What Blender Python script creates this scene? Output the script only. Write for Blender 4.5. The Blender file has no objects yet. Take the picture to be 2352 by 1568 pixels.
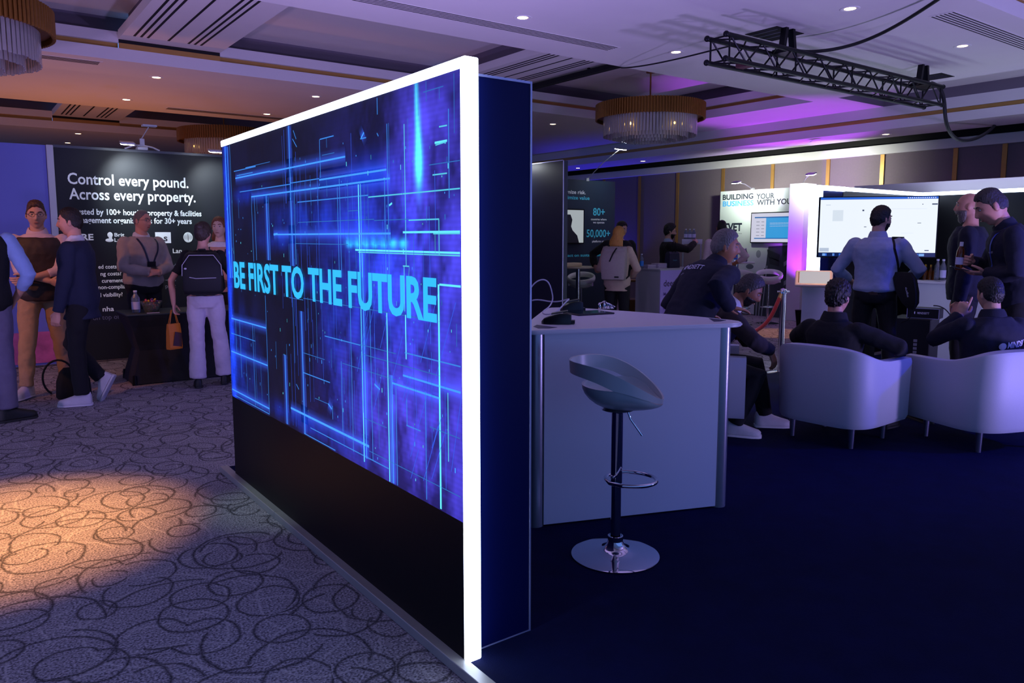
import bpy, bmesh, math, random
import numpy as np
from mathutils import Vector, Matrix, noise
from mathutils.bvhtree import BVHTree
random.seed(7)
rad = math.radians
SC = bpy.context.scene
COL = SC.collection
# ---------------------------------------------------------------- camera numbers (2352 x 1568 frame)
F, CX, CY = 1755.0, 1176.0, 745.0
TH, YAW, CAMZ = rad(6.5), rad(36.33), 1.53
SY, CYA = math.sin(YAW), math.cos(YAW)
def ray(u, v):
    x = (u-CX)/F; y = -(v-CY)/F
    fw = math.cos(TH)+y*math.sin(TH); up = -math.sin(TH)+y*math.cos(TH)
    return fw*SY+x*CYA, fw*CYA-x*SY, up
def on_z(u, v, z):
    d = ray(u, v); t = (z-CAMZ)/d[2]; return Vector((d[0]*t, d[1]*t, z))
def on_x(u, v, X):
    d = ray(u, v); t = X/d[0]; return Vector((X, d[1]*t, CAMZ+d[2]*t))
def on_y(u, v, Y):
    d = ray(u, v); t = Y/d[1]; return Vector((d[0]*t, Y, CAMZ+d[2]*t))
def at_d(u, d, z=1.2):
    cz = d*math.cos(TH)-(z-CAMZ)*math.sin(TH); r = (u-CX)/F*cz
    return Vector((d*SY+r*CYA, d*CYA-r*SY, 0))
def zrot(x, y, phi):
    "rotation about Z that turns local +Y to phi degrees from the line of sight (0 away, 90 to the right)"
    return -(math.atan2(x, y)+rad(phi))
# ---------------------------------------------------------------- materials
def lin(c):
    if isinstance(c, str):
        c = [int(c[i:i+2], 16)/255 for i in (0, 2, 4)]
    return tuple(((v/12.92) if v <= .04045 else ((v+.055)/1.055)**2.4) for v in c[:3])
MATS = {}
def mat(name, col, rough=.6, metal=0., emit=None, es=0., noise_amt=0., nscale=40., bump=0., bscale=60., trans=0., spec=None, coat=0., sheen=0.):
    if name in MATS: return MATS[name]
    m = bpy.data.materials.new(name); m.use_nodes = True
    nt = m.node_tree; b = nt.nodes['Principled BSDF']
    c = lin(col)
    b.inputs['Base Color'].default_value = (*c, 1)
    b.inputs['Roughness'].default_value = rough
    b.inputs['Metallic'].default_value = metal
    if spec is not None: b.inputs['Specular IOR Level'].default_value = spec
    if coat: b.inputs['Coat Weight'].default_value = coat
    if sheen: b.inputs['Sheen Weight'].default_value = sheen
    if trans: b.inputs['Transmission Weight'].default_value = trans
    if emit is not None:
        b.inputs['Emission Color'].default_value = (*lin(emit), 1); b.inputs['Emission Strength'].default_value = es
    tc = None
    if noise_amt or bump:
        tc = nt.nodes.new('ShaderNodeTexCoord')
    if noise_amt:
        n = nt.nodes.new('ShaderNodeTexNoise'); n.inputs['Scale'].default_value = nscale; n.inputs['Detail'].default_value = 3
        nt.links.new(tc.outputs['Object'], n.inputs['Vector'])
        mx = nt.nodes.new('ShaderNodeMix'); mx.data_type = 'RGBA'
        mx.inputs[6].default_value = (*[v*(1-noise_amt) for v in c], 1); mx.inputs[7].default_value = (*[min(1, v*(1+noise_amt)) for v in c], 1)
        nt.links.new(n.outputs['Fac'], mx.inputs[0]); nt.links.new(mx.outputs[2], b.inputs['Base Color'])
    if bump:
        n2 = nt.nodes.new('ShaderNodeTexNoise'); n2.inputs['Scale'].default_value = bscale; n2.inputs['Detail'].default_value = 2
        nt.links.new(tc.outputs['Object'], n2.inputs['Vector'])
        bp = nt.nodes.new('ShaderNodeBump'); bp.inputs['Strength'].default_value = bump; bp.inputs['Distance'].default_value = .01
        nt.links.new(n2.outputs['Fac'], bp.inputs['Height']); nt.links.new(bp.outputs['Normal'], b.inputs['Normal'])
    MATS[name] = m
    return m
def glow(name, col, s): return mat(name, '101010', .5, emit=col, es=s)
# ---------------------------------------------------------------- mesh collector
class MB:
    def __init__(s): s.bm = bmesh.new(); s.mi = 0
    def _tag(s, faces):
        for f in faces: f.material_index = s.mi
    def box(s, x0, x1, y0, y1, z0, z1, M=None, bev=0., seg=2):
        t = bmesh.new(); bmesh.ops.create_cube(t, size=1)
        for v in t.verts:
            v.co = Vector(((x0+x1)/2+v.co.x*(x1-x0), (y0+y1)/2+v.co.y*(y1-y0), (z0+z1)/2+v.co.z*(z1-z0)))
        if bev: bmesh.ops.bevel(t, geom=list(t.edges), offset=bev, segments=seg, affect='EDGES', profile=.5, clamp_overlap=True)
        s.join(t, M); return s
    def join(s, t, M=None):
        vm = {}
        for v in t.verts:
            vm[v] = s.bm.verts.new((M @ v.co) if M else v.co)
        for f in t.faces:
            try:
                g = s.bm.faces.new([vm[v] for v in f.verts]); g.material_index = s.mi
            except ValueError: pass
        t.free()
    def rings(s, R, cap=True, close=True):
        "R: list of rings, each a list of points; bridged into a tube"
        vs = [[s.bm.verts.new(p) for p in r] for r in R]; n = len(vs[0])
        for a, b in zip(vs, vs[1:]):
            for i in range(n if close else n-1):
                j = (i+1) % n
                f = s.bm.faces.new((a[i], a[j], b[j], b[i])); f.material_index = s.mi
        if cap:
            for r in (vs[0][::-1], vs[-1]):
                f = s.bm.faces.new(r); f.material_index = s.mi
        return s
    def tube(s, pts, r, n=10, cap=True, flat=None, ends=False):
        pts = [Vector(p) for p in pts]; rr = r if isinstance(r, (list, tuple)) else [r]*len(pts)
        tang = []
        for i in range(len(pts)):
            a = pts[max(0, i-1)]; b = pts[min(len(pts)-1, i+1)]; tang.append((b-a).normalized())
        up = Vector((0, 0, 1)) if abs(tang[0].z) < .9 else Vector((0, 1, 0))
        nx = up.cross(tang[0]).normalized(); R = []
        if ends:
            pts = [pts[0]-tang[0]*rr[0]*.9, pts[0]-tang[0]*rr[0]*.6]+pts+[pts[-1]+tang[-1]*rr[-1]*.6, pts[-1]+tang[-1]*rr[-1]*.9]
            rr = [rr[0]*.4, rr[0]*.8]+list(rr)+[rr[-1]*.8, rr[-1]*.4]; tang = [tang[0]]*2+tang+[tang[-1]]*2
        for p, t, q in zip(pts, tang, rr):
            nx = (nx-t*nx.dot(t)).normalized(); ny = t.cross(nx)
            k = flat or 1
            R.append([p+nx*math.cos(2*math.pi*i/n)*q+ny*math.sin(2*math.pi*i/n)*q*k for i in range(n)])
        return s.rings(R, cap)
    def cyl(s, p0, p1, r0, r1=None, n=24): return s.tube([p0, p1], [r0, r0 if r1 is None else r1], n)
    def lathe(s, prof, c=(0, 0, 0), n=32, cap=True, M=None):
        c = Vector(c)
        R = [[c+Vector((r*math.cos(2*math.pi*i/n), r*math.sin(2*math.pi*i/n), z)) for i in range(n)] for r, z in prof]
        if M: R = [[M @ p for p in r] for r in R]
        return s.rings(R, cap)
    def prism(s, poly, z0, z1, M=None):
        a = [Vector((p[0], p[1], z0)) for p in poly]; b = [Vector((p[0], p[1], z1)) for p in poly]
        if M: a = [M @ p for p in a]; b = [M @ p for p in b]
        return s.rings([a, b])
    def quad(s, *p):
        f = s.bm.faces.new([s.bm.verts.new(q) for q in p]); f.material_index = s.mi; return s
    def ball(s, c, r, n=16, M=None):
        c = Vector(c); r = Vector(r if isinstance(r, (tuple, list, Vector)) else (r, r, r)); R = []
        for j in range(n//2+1):
            a = -math.pi/2+math.pi*j/(n//2); rr = max(math.cos(a), .02)
            ring = [c+Vector((rr*math.cos(2*math.pi*i/n)*r.x, rr*math.sin(2*math.pi*i/n)*r.y, math.sin(a)*r.z)) for i in range(n)]
            R.append([M @ p for p in ring] if M else ring)
        return s.rings(R)
    def build(s, name, mats, parent=None, smooth=False, sharp=None):
        bmesh.ops.recalc_face_normals(s.bm, faces=s.bm.faces)
        me = bpy.data.meshes.new(name); s.bm.to_mesh(me); s.bm.free()
        for m in (mats if isinstance(mats, (list, tuple)) else [mats]): me.materials.append(m)
        if smooth:
            me.polygons.foreach_set('use_smooth', [True]*len(me.polygons))
            me.set_sharp_from_angle(angle=rad(sharp or 40))
        o = bpy.data.objects.new(name, me); COL.objects.link(o)
        if parent: adopt(o, parent)
        return o
def world_inv(root):
    M = Matrix()
    p = root
    while p is not None:
        M = p.matrix_parent_inverse @ p.matrix_basis if p.parent else p.matrix_basis
        break
    return M
def wm(o):
    "world matrix without waiting for the depsgraph"
    return (wm(o.parent) @ o.matrix_parent_inverse @ o.matrix_basis) if o.parent else o.matrix_basis.copy()
def adopt(o, root):
    o.parent = root; o.matrix_parent_inverse = wm(root).inverted()
def tag(o, label=None, cat=None, group=None, kind=None):
    if label: o['label'] = label
    if cat: o['category'] = cat
    if group: o['group'] = group
    if kind: o['kind'] = kind
    return o
def thing(name, label, cat, loc=(0, 0, 0), rz=0., group=None):
    o = bpy.data.objects.new(name, None); COL.objects.link(o); o.empty_display_size = .1
    o.location = loc; o.rotation_euler = (0, 0, rz)
    return tag(o, label, cat, group)
def struct(o): o['kind'] = 'structure'; return o
def copy_tree(o, parent=None):
    c = o.copy(); COL.objects.link(c)
    if parent is not None: c.parent = parent
    for ch in list(o.children): copy_tree(ch, c)
    return c
def place(o, loc, rz=0., label=None):
    o.location = loc; o.rotation_euler = (0, 0, rz)
    if label: o['label'] = label
    return o
FONT_CACHE = {}
def text_mesh(s, bold=.0, res=3):
    cu = bpy.data.curves.new('t', 'FONT'); cu.body = s; cu.size = 1; cu.offset = bold; cu.resolution_u = res
    o = bpy.data.objects.new('t', cu); COL.objects.link(o)
    dg = bpy.context.evaluated_depsgraph_get(); me = bpy.data.meshes.new_from_object(o.evaluated_get(dg))
    bpy.data.objects.remove(o); bpy.data.curves.remove(cu)
    return me
def text(name, s, origin, xdir, updir, width=None, cap=None, m=None, parent=None, bold=.012, thick=0., align='L', shear=0.):
    "lettering laid on a plane; width and cap height are in metres"
    me = text_mesh(s, bold)
    co = np.empty(len(me.vertices)*3); me.vertices.foreach_get('co', co); co = co.reshape(-1, 3)
    x0, x1 = co[:, 0].min(), co[:, 0].max(); w = x1-x0
    CAP = .729
    if cap is None: cap = width/w*CAP
    sy = cap/CAP; sx = (width/w) if width else sy
    X = Vector(xdir).normalized(); U = Vector(updir).normalized(); N = X.cross(U); O = Vector(origin)
    ox = x0 if align == 'L' else ((x0+x1)/2 if align == 'C' else x1)
    out = [O+X*((c[0]-ox)*sx+c[1]*shear*sy)+U*(c[1]*sy)+N*.0015 for c in co]
    me.vertices.foreach_set('co', [v for p in out for v in p]); me.update()
    me.materials.clear(); me.materials.append(m)
    o = bpy.data.objects.new(name, me); COL.objects.link(o)
    if parent: adopt(o, parent)
    return o
def spot(name, loc, target, power, col, angle=60, blend=.6, size=.03):
    l = bpy.data.lights.new(name, 'SPOT'); l.energy = power; l.color = lin(col); l.spot_size = rad(angle); l.spot_blend = blend; l.shadow_soft_size = size
    o = bpy.data.objects.new(name, l); COL.objects.link(o); o.location = loc
    d = Vector(target)-Vector(loc); o.rotation_euler = d.to_track_quat('-Z', 'Y').to_euler(); return o
def point(name, loc, power, col, size=.1):
    l = bpy.data.lights.new(name, 'POINT'); l.energy = power; l.color = lin(col); l.shadow_soft_size = size
    o = bpy.data.objects.new(name, l); COL.objects.link(o); o.location = loc; return o
LINES = [
(4.527,1.790,3.718,1.790,2,'b'), (4.323,1.754,2.664,1.754,3,'b'), (3.717,1.795,3.354,1.795,2,'b'), (3.354,1.789,2.692,1.789,3,'b'), (4.003,1.869,3.066,1.869,3,'b'), (4.599,1.872,4.002,1.872,3,'b'),
(4.622,1.913,4.230,1.913,2,'b'), (4.570,1.885,4.282,1.885,2,'b'), (4.405,1.918,4.230,1.918,2,'b'), (4.229,1.920,3.998,1.920,1,'b'), (3.629,1.699,2.854,1.699,2,'b'), (2.854,1.691,2.167,1.691,2,'c'),
(3.927,1.545,2.666,1.545,3,'b'), (3.982,1.545,3.922,1.548,4,'b'), (3.628,1.602,2.806,1.602,1,'b'), (2.806,1.597,2.521,1.597,1,'b'), (2.521,1.593,2.303,1.593,2,'c'), (2.567,1.549,2.169,1.549,3,'c'),
(2.344,1.543,2.169,1.543,2,'c'), (2.988,1.478,2.170,1.478,3,'c'), (2.960,1.469,2.170,1.469,2,'c'), (3.675,1.500,3.059,1.500,1,'b'), (3.333,1.967,3.180,1.967,2,'b'), (3.313,1.895,3.177,1.895,1,'b'),
(2.402,2.035,2.266,2.035,1,'b'), (2.327,1.854,2.246,1.854,3,'c'), (2.322,1.846,2.251,1.851,2,'c'), (2.297,1.905,2.245,1.904,2,'c'), (2.344,1.746,2.248,1.746,2,'c'), (2.368,1.782,2.166,1.782,1,'b'),
(3.051,1.641,2.937,1.641,1,'b'), (2.916,1.927,2.862,1.927,2,'b'), (2.909,1.929,2.881,1.949,3,'b'), (2.674,1.652,2.650,1.660,3,'c'), (3.716,2.070,3.716,1.389,3,'b'), (4.777,2.069,4.777,1.285,4,'b'),
(4.736,2.065,4.736,1.287,3,'b'), (4.685,2.069,4.685,1.341,2,'b'), (3.337,1.967,3.337,1.797,2,'b'), (3.259,1.968,3.259,1.924,1,'b'), (2.759,2.067,2.759,2.004,2,'b'), (2.682,1.960,2.682,1.375,2,'b'),
(2.668,1.961,2.668,1.756,1,'b'), (2.545,1.943,2.545,1.424,2,'c'), (2.517,1.959,2.517,1.801,1,'b'), (2.564,1.779,2.564,1.627,1,'b'), (2.235,1.957,2.235,1.662,2,'b'), (2.382,2.070,2.382,2.001,1,'b'),
(2.294,2.037,2.293,1.996,1,'b'), (4.322,1.759,4.322,1.395,2,'b'), (4.272,1.753,4.272,1.404,2,'b'), (4.232,1.751,4.232,1.673,1,'b'), (4.076,1.749,4.076,1.409,3,'b'), (4.045,1.747,4.045,1.409,2,'b'),
(4.560,1.756,4.560,1.640,1,'b'), (3.671,1.748,3.671,1.397,2,'b'), (3.157,1.747,3.157,1.355,2,'b'), (3.133,1.781,3.133,1.356,2,'b'), (3.051,1.770,3.051,1.359,1,'b'), (2.945,1.747,2.945,1.364,3,'c'),
(2.925,1.748,2.925,1.365,2,'c'), (2.891,1.749,2.891,1.366,1,'b'), (2.857,1.744,2.857,1.367,1,'b'), (2.710,1.753,2.710,1.374,2,'b'), (3.527,1.789,3.527,1.721,1,'b'), (3.457,1.791,3.457,1.678,1,'b'),
(3.375,1.786,3.375,1.676,1,'b'), (3.270,1.783,3.270,1.710,1,'b'), (2.485,1.549,2.485,1.383,1,'b'), (2.388,1.640,2.388,1.582,1,'b'), (2.305,1.593,2.305,1.471,2,'c'), (2.332,1.546,2.332,1.471,1,'c'),
(3.764,1.499,3.764,1.409,1,'b'), (3.675,1.500,3.675,1.397,1,'b'), (2.983,1.477,2.983,1.399,1,'b'), (3.656,2.042,3.622,1.998,2,'b'), (3.669,2.003,3.616,1.960,2,'b'), (2.199,2.066,2.199,1.873,1,'b'),
(3.085,1.929,3.084,1.922,2,'b'), (2.766,1.934,2.754,1.921,2,'b'), (2.455,2.070,2.455,1.961,2,'c'), (2.439,2.070,2.439,1.959,1,'c'), (4.793,1.036,4.156,1.036,3,'b'), (4.807,0.942,4.348,0.942,2,'b'),
(4.823,0.828,4.150,0.828,3,'b'), (4.839,0.586,4.145,0.586,3,'b'), (4.789,0.555,4.149,0.555,2,'b'), (3.622,0.865,3.293,0.865,2,'b'), (3.614,0.965,3.348,0.965,1,'b'), (3.812,0.652,2.896,0.652,4,'b'),
(3.550,0.600,2.719,0.600,2,'b'), (3.636,0.554,3.252,0.554,2,'b'), (3.340,1.077,2.960,1.077,2,'b'), (2.960,1.080,2.640,1.080,1,'b'), (2.936,1.041,2.306,1.041,1,'b'), (3.148,0.975,2.644,0.975,1,'b'),
(2.675,0.959,2.308,0.959,3,'b'), (2.585,1.003,2.172,1.003,3,'b'), (2.568,1.093,2.171,1.093,2,'b'), (2.941,0.767,2.728,0.767,1,'b'), (2.563,0.811,2.453,0.811,2,'b'), (2.386,0.841,2.180,0.841,1,'b'),
(2.899,0.633,2.177,0.633,1,'b'), (2.306,1.366,2.167,1.366,3,'c'), (3.591,1.236,2.308,1.236,1,'b'), (3.785,1.227,3.592,1.227,1,'b'), (4.150,1.216,4.150,0.559,2,'b'), (4.629,1.045,4.629,0.691,2,'b'),
(4.388,1.039,4.388,0.560,2,'b'), (4.356,1.042,4.356,0.566,1,'b'), (4.528,0.858,4.528,0.599,1,'b'), (4.267,0.858,4.267,0.562,1,'b'), (4.709,1.031,4.709,0.834,2,'b'), (4.007,0.978,4.007,0.829,1,'b'),
(3.874,0.923,3.874,0.553,3,'b'), (3.846,0.982,3.846,0.903,1,'b'), (3.625,1.170,3.625,0.552,3,'b'), (3.731,1.233,3.731,0.898,1,'b'), (3.532,1.245,3.532,1.134,1,'b'), (3.434,1.243,3.434,0.939,1,'b'),
(3.270,1.026,3.270,0.936,1,'b'), (3.162,0.982,3.162,0.660,2,'b'), (3.053,1.230,3.053,0.593,2,'b'), (2.945,1.463,2.945,0.574,3,'c'), (2.921,1.464,2.921,0.594,3,'b'), (2.944,1.464,2.944,0.789,2,'b'),
(2.861,1.251,2.861,0.599,2,'b'), (2.800,1.001,2.800,0.666,1,'b'), (2.711,1.234,2.711,0.548,3,'c'), (2.678,0.989,2.678,0.549,3,'b'), (2.693,0.987,2.693,0.548,2,'b'), (2.645,0.959,2.645,0.550,2,'b'),
(2.562,1.423,2.562,1.252,2,'c'), (2.557,1.239,2.557,1.069,3,'c'), (2.571,1.423,2.522,1.423,2,'c'), (2.522,1.423,2.528,1.381,1,'c'), (2.312,1.366,2.312,0.551,4,'c'), (2.558,0.917,2.558,0.813,2,'b'),
(2.414,0.968,2.414,0.557,2,'b'), (2.256,0.989,2.256,0.741,2,'c'), (2.195,1.238,2.195,1.159,1,'b'), (3.135,0.912,3.135,0.837,1,'b'), (3.271,0.760,3.271,0.696,2,'b'), (3.481,0.760,3.320,0.760,1,'b'),
(3.320,0.761,3.280,0.743,3,'b'), (2.833,0.930,2.785,0.915,3,'b'), (3.724,0.791,3.690,0.769,2,'b')]
# ================================================================ the room
M_ceil = mat('ceiling_paint', 'e2dcd6', .85, noise_amt=.03, nscale=3)
M_band = mat('cornice_fabric', 'd8d2d2', .85, bump=.15, bscale=180)
M_cove_shade = mat('cove_paint', '6d6470', .9)  # shade of the set-back cove put into a darker grey mauve
M_gold = mat('gold_trim', 'b98a4a', .45, .55, noise_amt=.1, nscale=6)
M_slot = mat('slot_black', '141014', .9)
M_dark = mat('dark_void', '08080a', .95)
M_wall = mat('wall_fabric', '74666e', .9, noise_amt=.08, nscale=30, bump=.1, bscale=200)
ZC, ZG0, ZG1, ZB, ZT = 3.552, 3.69, 3.75, 3.87, 4.03
NR, PER, RW = 6.806, 6.845, 3.18           # first coffer row: near edge, period, depth
XE = 10.62                                 # right end of the coffers
BEAMS = [(-6.96, -5.83), (-2.61, -1.48), (1.74, 2.87), (6.06, 7.19)]
XL, YN, YF = -7.0, -3.7, 27.0
def band_face(m, p0, p1, inward):
    "coffer side: white band, gold ledge, white band, set-back cove; inward points into the coffer"
    p0, p1, n = Vector((*p0, 0)), Vector((*p1, 0)), Vector((*inward, 0)); al = (p1-p0).normalized()*.32
    def q(off0, z0, off1, z1, mi):
        m.mi = mi
        e = al if mi == 2 else al*0
        a, b = p0+n*off0-e, p1+n*off0+e; c, d = p1+n*off1+e, p0+n*off1-e
        a.z = b.z = z0; c.z = d.z = z1; m.quad(a, b, c, d)
    q(0, ZC, 0, ZG0, 1); q(0, ZG0, -.05, ZG0, 0); q(-.05, ZG0, -.05, ZG1, 3); q(-.05, ZG1, 0, ZG1, 0)
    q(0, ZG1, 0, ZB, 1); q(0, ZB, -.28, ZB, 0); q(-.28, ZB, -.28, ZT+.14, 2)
m = MB()
rows = [(NR+k*PER, NR+k*PER+RW) for k in (-1, 0, 1, 2)]
ends = [YN]+[r[1] for r in rows]
for a, b in zip(ends, [r[0] for r in rows]+[YF]):      # soffit strips between the rows
    m.mi = 0; x1 = XE if b <= NR+.01 else 11.9
    m.quad((XL, a, ZC), (x1, a, ZC), (x1, b, ZC), (XL, b, ZC))
for (a, b) in rows:
    xs = [-5.83, -2.61, -1.48, 1.74, 2.87, 6.06, 7.19, XE]
    for x0, x1 in ((-5.83, -2.61), (-1.48, 1.74), (2.87, 6.06), (7.19, XE)):
        m.mi = 0; m.quad((x0-.3, a-.3, ZT+.06), (x1+.3, a-.3, ZT+.06), (x1+.3, b+.3, ZT+.06), (x0-.3, b+.3, ZT+.06))
        band_face(m, (x0, a), (x1, a), (0, 1)); band_face(m, (x0, b), (x1, b), (0, -1))
        band_face(m, (x1, a), (x1, b), (-1, 0)) if x1 == XE else None
    for x0, x1 in BEAMS:   # cross beams, their undersides a little higher than the soffit
        zb = 3.79
        m.mi = 0; m.quad((x0, a, zb), (x1, a, zb), (x1, b, zb), (x0, b, zb))
        for x in (x0, x1):
            m.mi = 0; m.quad((x, a, zb), (x, b, zb), (x, b, zb+.1), (x, a, zb+.1))
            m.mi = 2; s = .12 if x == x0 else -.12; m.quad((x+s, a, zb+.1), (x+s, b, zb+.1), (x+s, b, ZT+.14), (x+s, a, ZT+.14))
            m.mi = 0; m.quad((x, a, zb+.1), (x, b, zb+.1), (x+s, b, zb+.1), (x+s, a, zb+.1))
        for yy, n in ((a, 1), (b, -1)):
            m.mi = 1; m.quad((x0, yy, ZC), (x1, yy, ZC), (x1, yy, ZG0), (x0, yy, ZG0))
            m.mi = 3; m.quad((x0, yy, ZG0), (x1, yy, ZG0), (x1, yy, ZG1), (x0, yy, ZG1))
            m.mi = 4; m.quad((x0, yy, ZG1), (x1, yy, ZG1), (x1, yy, zb), (x0, yy, zb))
        for dx in (.30, .37, .44, .66, .88, .95, 1.02) if x0 > -6 else ():   # air slots
            m.mi = 4; m.box(x0+dx-.31+.12, x0+dx-.31+.145, a+.0, b-.25, zb-.003, zb+.001)
    m.mi = 0; m.quad((XE, a, ZC), (11.9, a, ZC), (11.9, b, ZC), (XE, b, ZC))
# recess beside the perimeter, before the first coffer row
m.mi = 0; m.quad((XE, YN, 3.70), (11.9, YN, 3.70), (11.9, NR-.4, 3.70), (XE, NR-.4, 3.70))
m.quad((XE, NR-.4, ZC), (11.9, NR-.4, ZC), (11.9, NR, ZC), (XE, NR, ZC))
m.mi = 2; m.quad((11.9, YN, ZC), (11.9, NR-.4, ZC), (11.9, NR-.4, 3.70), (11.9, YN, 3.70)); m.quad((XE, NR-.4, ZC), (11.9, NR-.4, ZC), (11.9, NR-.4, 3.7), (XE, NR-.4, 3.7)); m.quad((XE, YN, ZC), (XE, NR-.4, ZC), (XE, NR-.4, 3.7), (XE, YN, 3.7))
# perimeter drop with its gold line, low soffit and curtain slot along the wall
m.mi = 1; m.quad((11.9, YN, 3.2), (11.9, YF, 3.2), (11.9, YF, 3.335), (11.9, YN, 3.335)); m.quad((11.9, YN, 3.395), (11.9, YF, 3.395), (11.9, YF, ZC), (11.9, YN, ZC))
m.mi = 3; m.quad((11.92, YN, 3.335), (11.92, YF, 3.335), (11.92, YF, 3.395), (11.92, YN, 3.395))
m.mi = 0; m.quad((11.9, YN, 3.2), (12.88, YN, 3.2), (12.88, YF, 3.2), (11.9, YF, 3.2))
m.mi = 4; m.quad((12.88, YN, 3.2), (12.88, YF, 3.2), (12.88, YF, 3.6), (12.88, YN, 3.6)); m.quad((12.88, YN, 3.6), (12.88, YF, 3.6), (13.29, YF, 3.6), (13.29, YN, 3.6)); m.quad((13.28, YN, 3.13), (13.28, YF, 3.13), (13.28, YF, 3.6), (13.28, YN, 3.6))
ceil = struct(m.build('ceiling', [M_ceil, M_band, M_cove_shade, M_gold, M_slot]))
tag(ceil, 'pale coffered hotel ceiling with gold lines')
# wall on the far side, with its gold uprights
m = MB(); m.box(13.3, 13.5, YN, YF, 0, 3.6)
wall = struct(m.build('wall_right', M_wall)); tag(wall, 'taupe fabric wall with gold uprights')
m = MB(); m.box(13.22, 13.30, YN, YF, 2.97, 3.13, bev=.01)
struct(m.build('trim_1', M_band))
for i, y in enumerate((-1.2, .1, 1.3, 2.6, 3.8, 5.19, 5.91, 7.12, 8.15, 9.34, 10.55, 11.8, 12.98, 14.2, 15.4, 16.6)):
    m = MB(); m.box(13.275, 13.3, y-.035, y+.035, 0, 2.97); struct(m.build('trim_%d' % (i+2), M_gold))
m = MB(); m.box(XL, 13.5, YF, YF+.2, 0, 3.6); struct(m.build('wall_back', M_wall))
# hall carpet: rings of dark and pale line on a grey ground
def carpet_mat():
    m = bpy.data.materials.new('hall_carpet'); m.use_nodes = True; nt = m.node_tree; b = nt.nodes['Principled BSDF']
    N, L = nt.nodes.new, nt.links.new
    b.inputs['Roughness'].default_value = .95; b.inputs['Specular IOR Level'].default_value = .15
    geo = N('ShaderNodeNewGeometry')
    wob = N('ShaderNodeTexNoise'); wob.inputs['Scale'].default_value = 5; L(geo.outputs['Position'], wob.inputs['Vector'])
    def mth(op, a, bb, clamp=False):
        n = N('ShaderNodeMath'); n.operation = op; n.use_clamp = clamp
        for i, v in enumerate((a, bb)):
            if v is None: continue
            if isinstance(v, (int, float)): n.inputs[i].default_value = v
            else: L(v, n.inputs[i])
        return n.outputs[0]
    def ring(scale, off, r0, r1, w):
        mp = N('ShaderNodeMapping'); mp.inputs['Location'].default_value = (*off, 0); mp.inputs['Scale'].default_value = (scale, scale*.92, 0); mp.inputs['Rotation'].default_value = (0, 0, off[0])
        vm = N('ShaderNodeVectorMath'); vm.operation = 'SCALE'; vm.inputs[3].default_value = .05; L(wob.outputs['Color'], vm.inputs[0])
        va = N('ShaderNodeVectorMath'); va.operation = 'ADD'; L(geo.outputs['Position'], va.inputs[0]); L(vm.outputs[0], va.inputs[1])
        L(va.outputs[0], mp.inputs['Vector'])
        vo = N('ShaderNodeTexVoronoi'); vo.voronoi_dimensions = '2D'; vo.inputs['Scale'].default_value = 1; vo.inputs['Randomness'].default_value = .85; L(mp.outputs[0], vo.inputs['Vector'])
        sp = N('ShaderNodeSeparateColor'); L(vo.outputs['Color'], sp.inputs[0])
        r = mth('MULTIPLY_ADD', sp.outputs[0], r1-r0); nt.nodes[-1].inputs[2].default_value = r0
        d = mth('ABSOLUTE', mth('SUBTRACT', vo.outputs['Distance'], r), None)
        return mth('SUBTRACT', 1.0, mth('DIVIDE', d, w*scale), True)
    dark = None
    for a in ((2.1, (.3, 1.7), .34, .60, .0125), (2.6, (1.1, 4.3), .28, .58, .0115), (3.6, (2.2, .9), .26, .5, .0105)):
        r = ring(*a); dark = r if dark is None else mth('MAXIMUM', dark, r)
    lite = None
    for a in ((1.5, (5.1, 3.3), .35, .6, .008), (2.0, (.7, 6.1), .35, .62, .008), (1.2, (3.6, 5.2), .4, .65, .008)):
        r = ring(*a); lite = r if lite is None else mth('MAXIMUM', lite, r)
    sp = N('ShaderNodeTexNoise'); sp.inputs['Scale'].default_value = 110; sp.inputs['Detail'].default_value = 4; L(geo.outputs['Position'], sp.inputs['Vector'])
    rp = N('ShaderNodeValToRGB'); rp.color_ramp.elements[0].position = .36; rp.color_ramp.elements[1].position = .66
    rp.color_ramp.elements[0].color = (*lin('55525a'), 1); rp.color_ramp.elements[1].color = (*lin('bcb6bc'), 1); L(sp.outputs['Fac'], rp.inputs[0])
    m1 = N('ShaderNodeMix'); m1.data_type = 'RGBA'; m1.inputs[7].default_value = (*lin('c9c4c4'), 1)
    L(mth('MULTIPLY', lite, .45), m1.inputs[0]); L(rp.outputs[0], m1.inputs[6])
    m2 = N('ShaderNodeMix'); m2.data_type = 'RGBA'; m2.inputs[7].default_value = (*lin('1d1b20'), 1)
    L(mth('MULTIPLY', dark, .82), m2.inputs[0]); L(m1.outputs[2], m2.inputs[6])
    L(m2.outputs[2], b.inputs['Base Color'])
    bp = N('ShaderNodeBump'); bp.inputs['Strength'].default_value = .25; bp.inputs['Distance'].default_value = .004; L(sp.outputs['Fac'], bp.inputs['Height']); L(bp.outputs[0], b.inputs['Normal'])
    return m
m = MB(); m.box(XL, 13.5, YN, YF, -.1, 0)
tag(struct(m.build('floor', carpet_mat())), 'grey hall carpet patterned with overlapping dark and pale rings')
# stand floor: dark blue carpet on a low platform
M_blue = mat('stand_carpet', '070e36', .95, noise_amt=.35, nscale=9, bump=.3, bscale=260, spec=.1)
m = MB(); m.box(1.39, 10.9, -3.0, 5.02, 0.001, .04)
tag(struct(m.build('floor_stand', M_blue)), 'deep blue carpet of the raised stand')
M_alu = mat('brushed_aluminium', 'a8a6a2', .4, .35, noise_amt=.12, nscale=8, bump=.05, bscale=300)
m = MB()
for a, b in ((-3.0, 1.6), (1.602, 4.02), (4.022, 5.06)): m.box(1.342, 1.392, a, b, .001, .0405, bev=.003)
o = m.build('floor_edge_trim', M_alu); struct(o)
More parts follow.
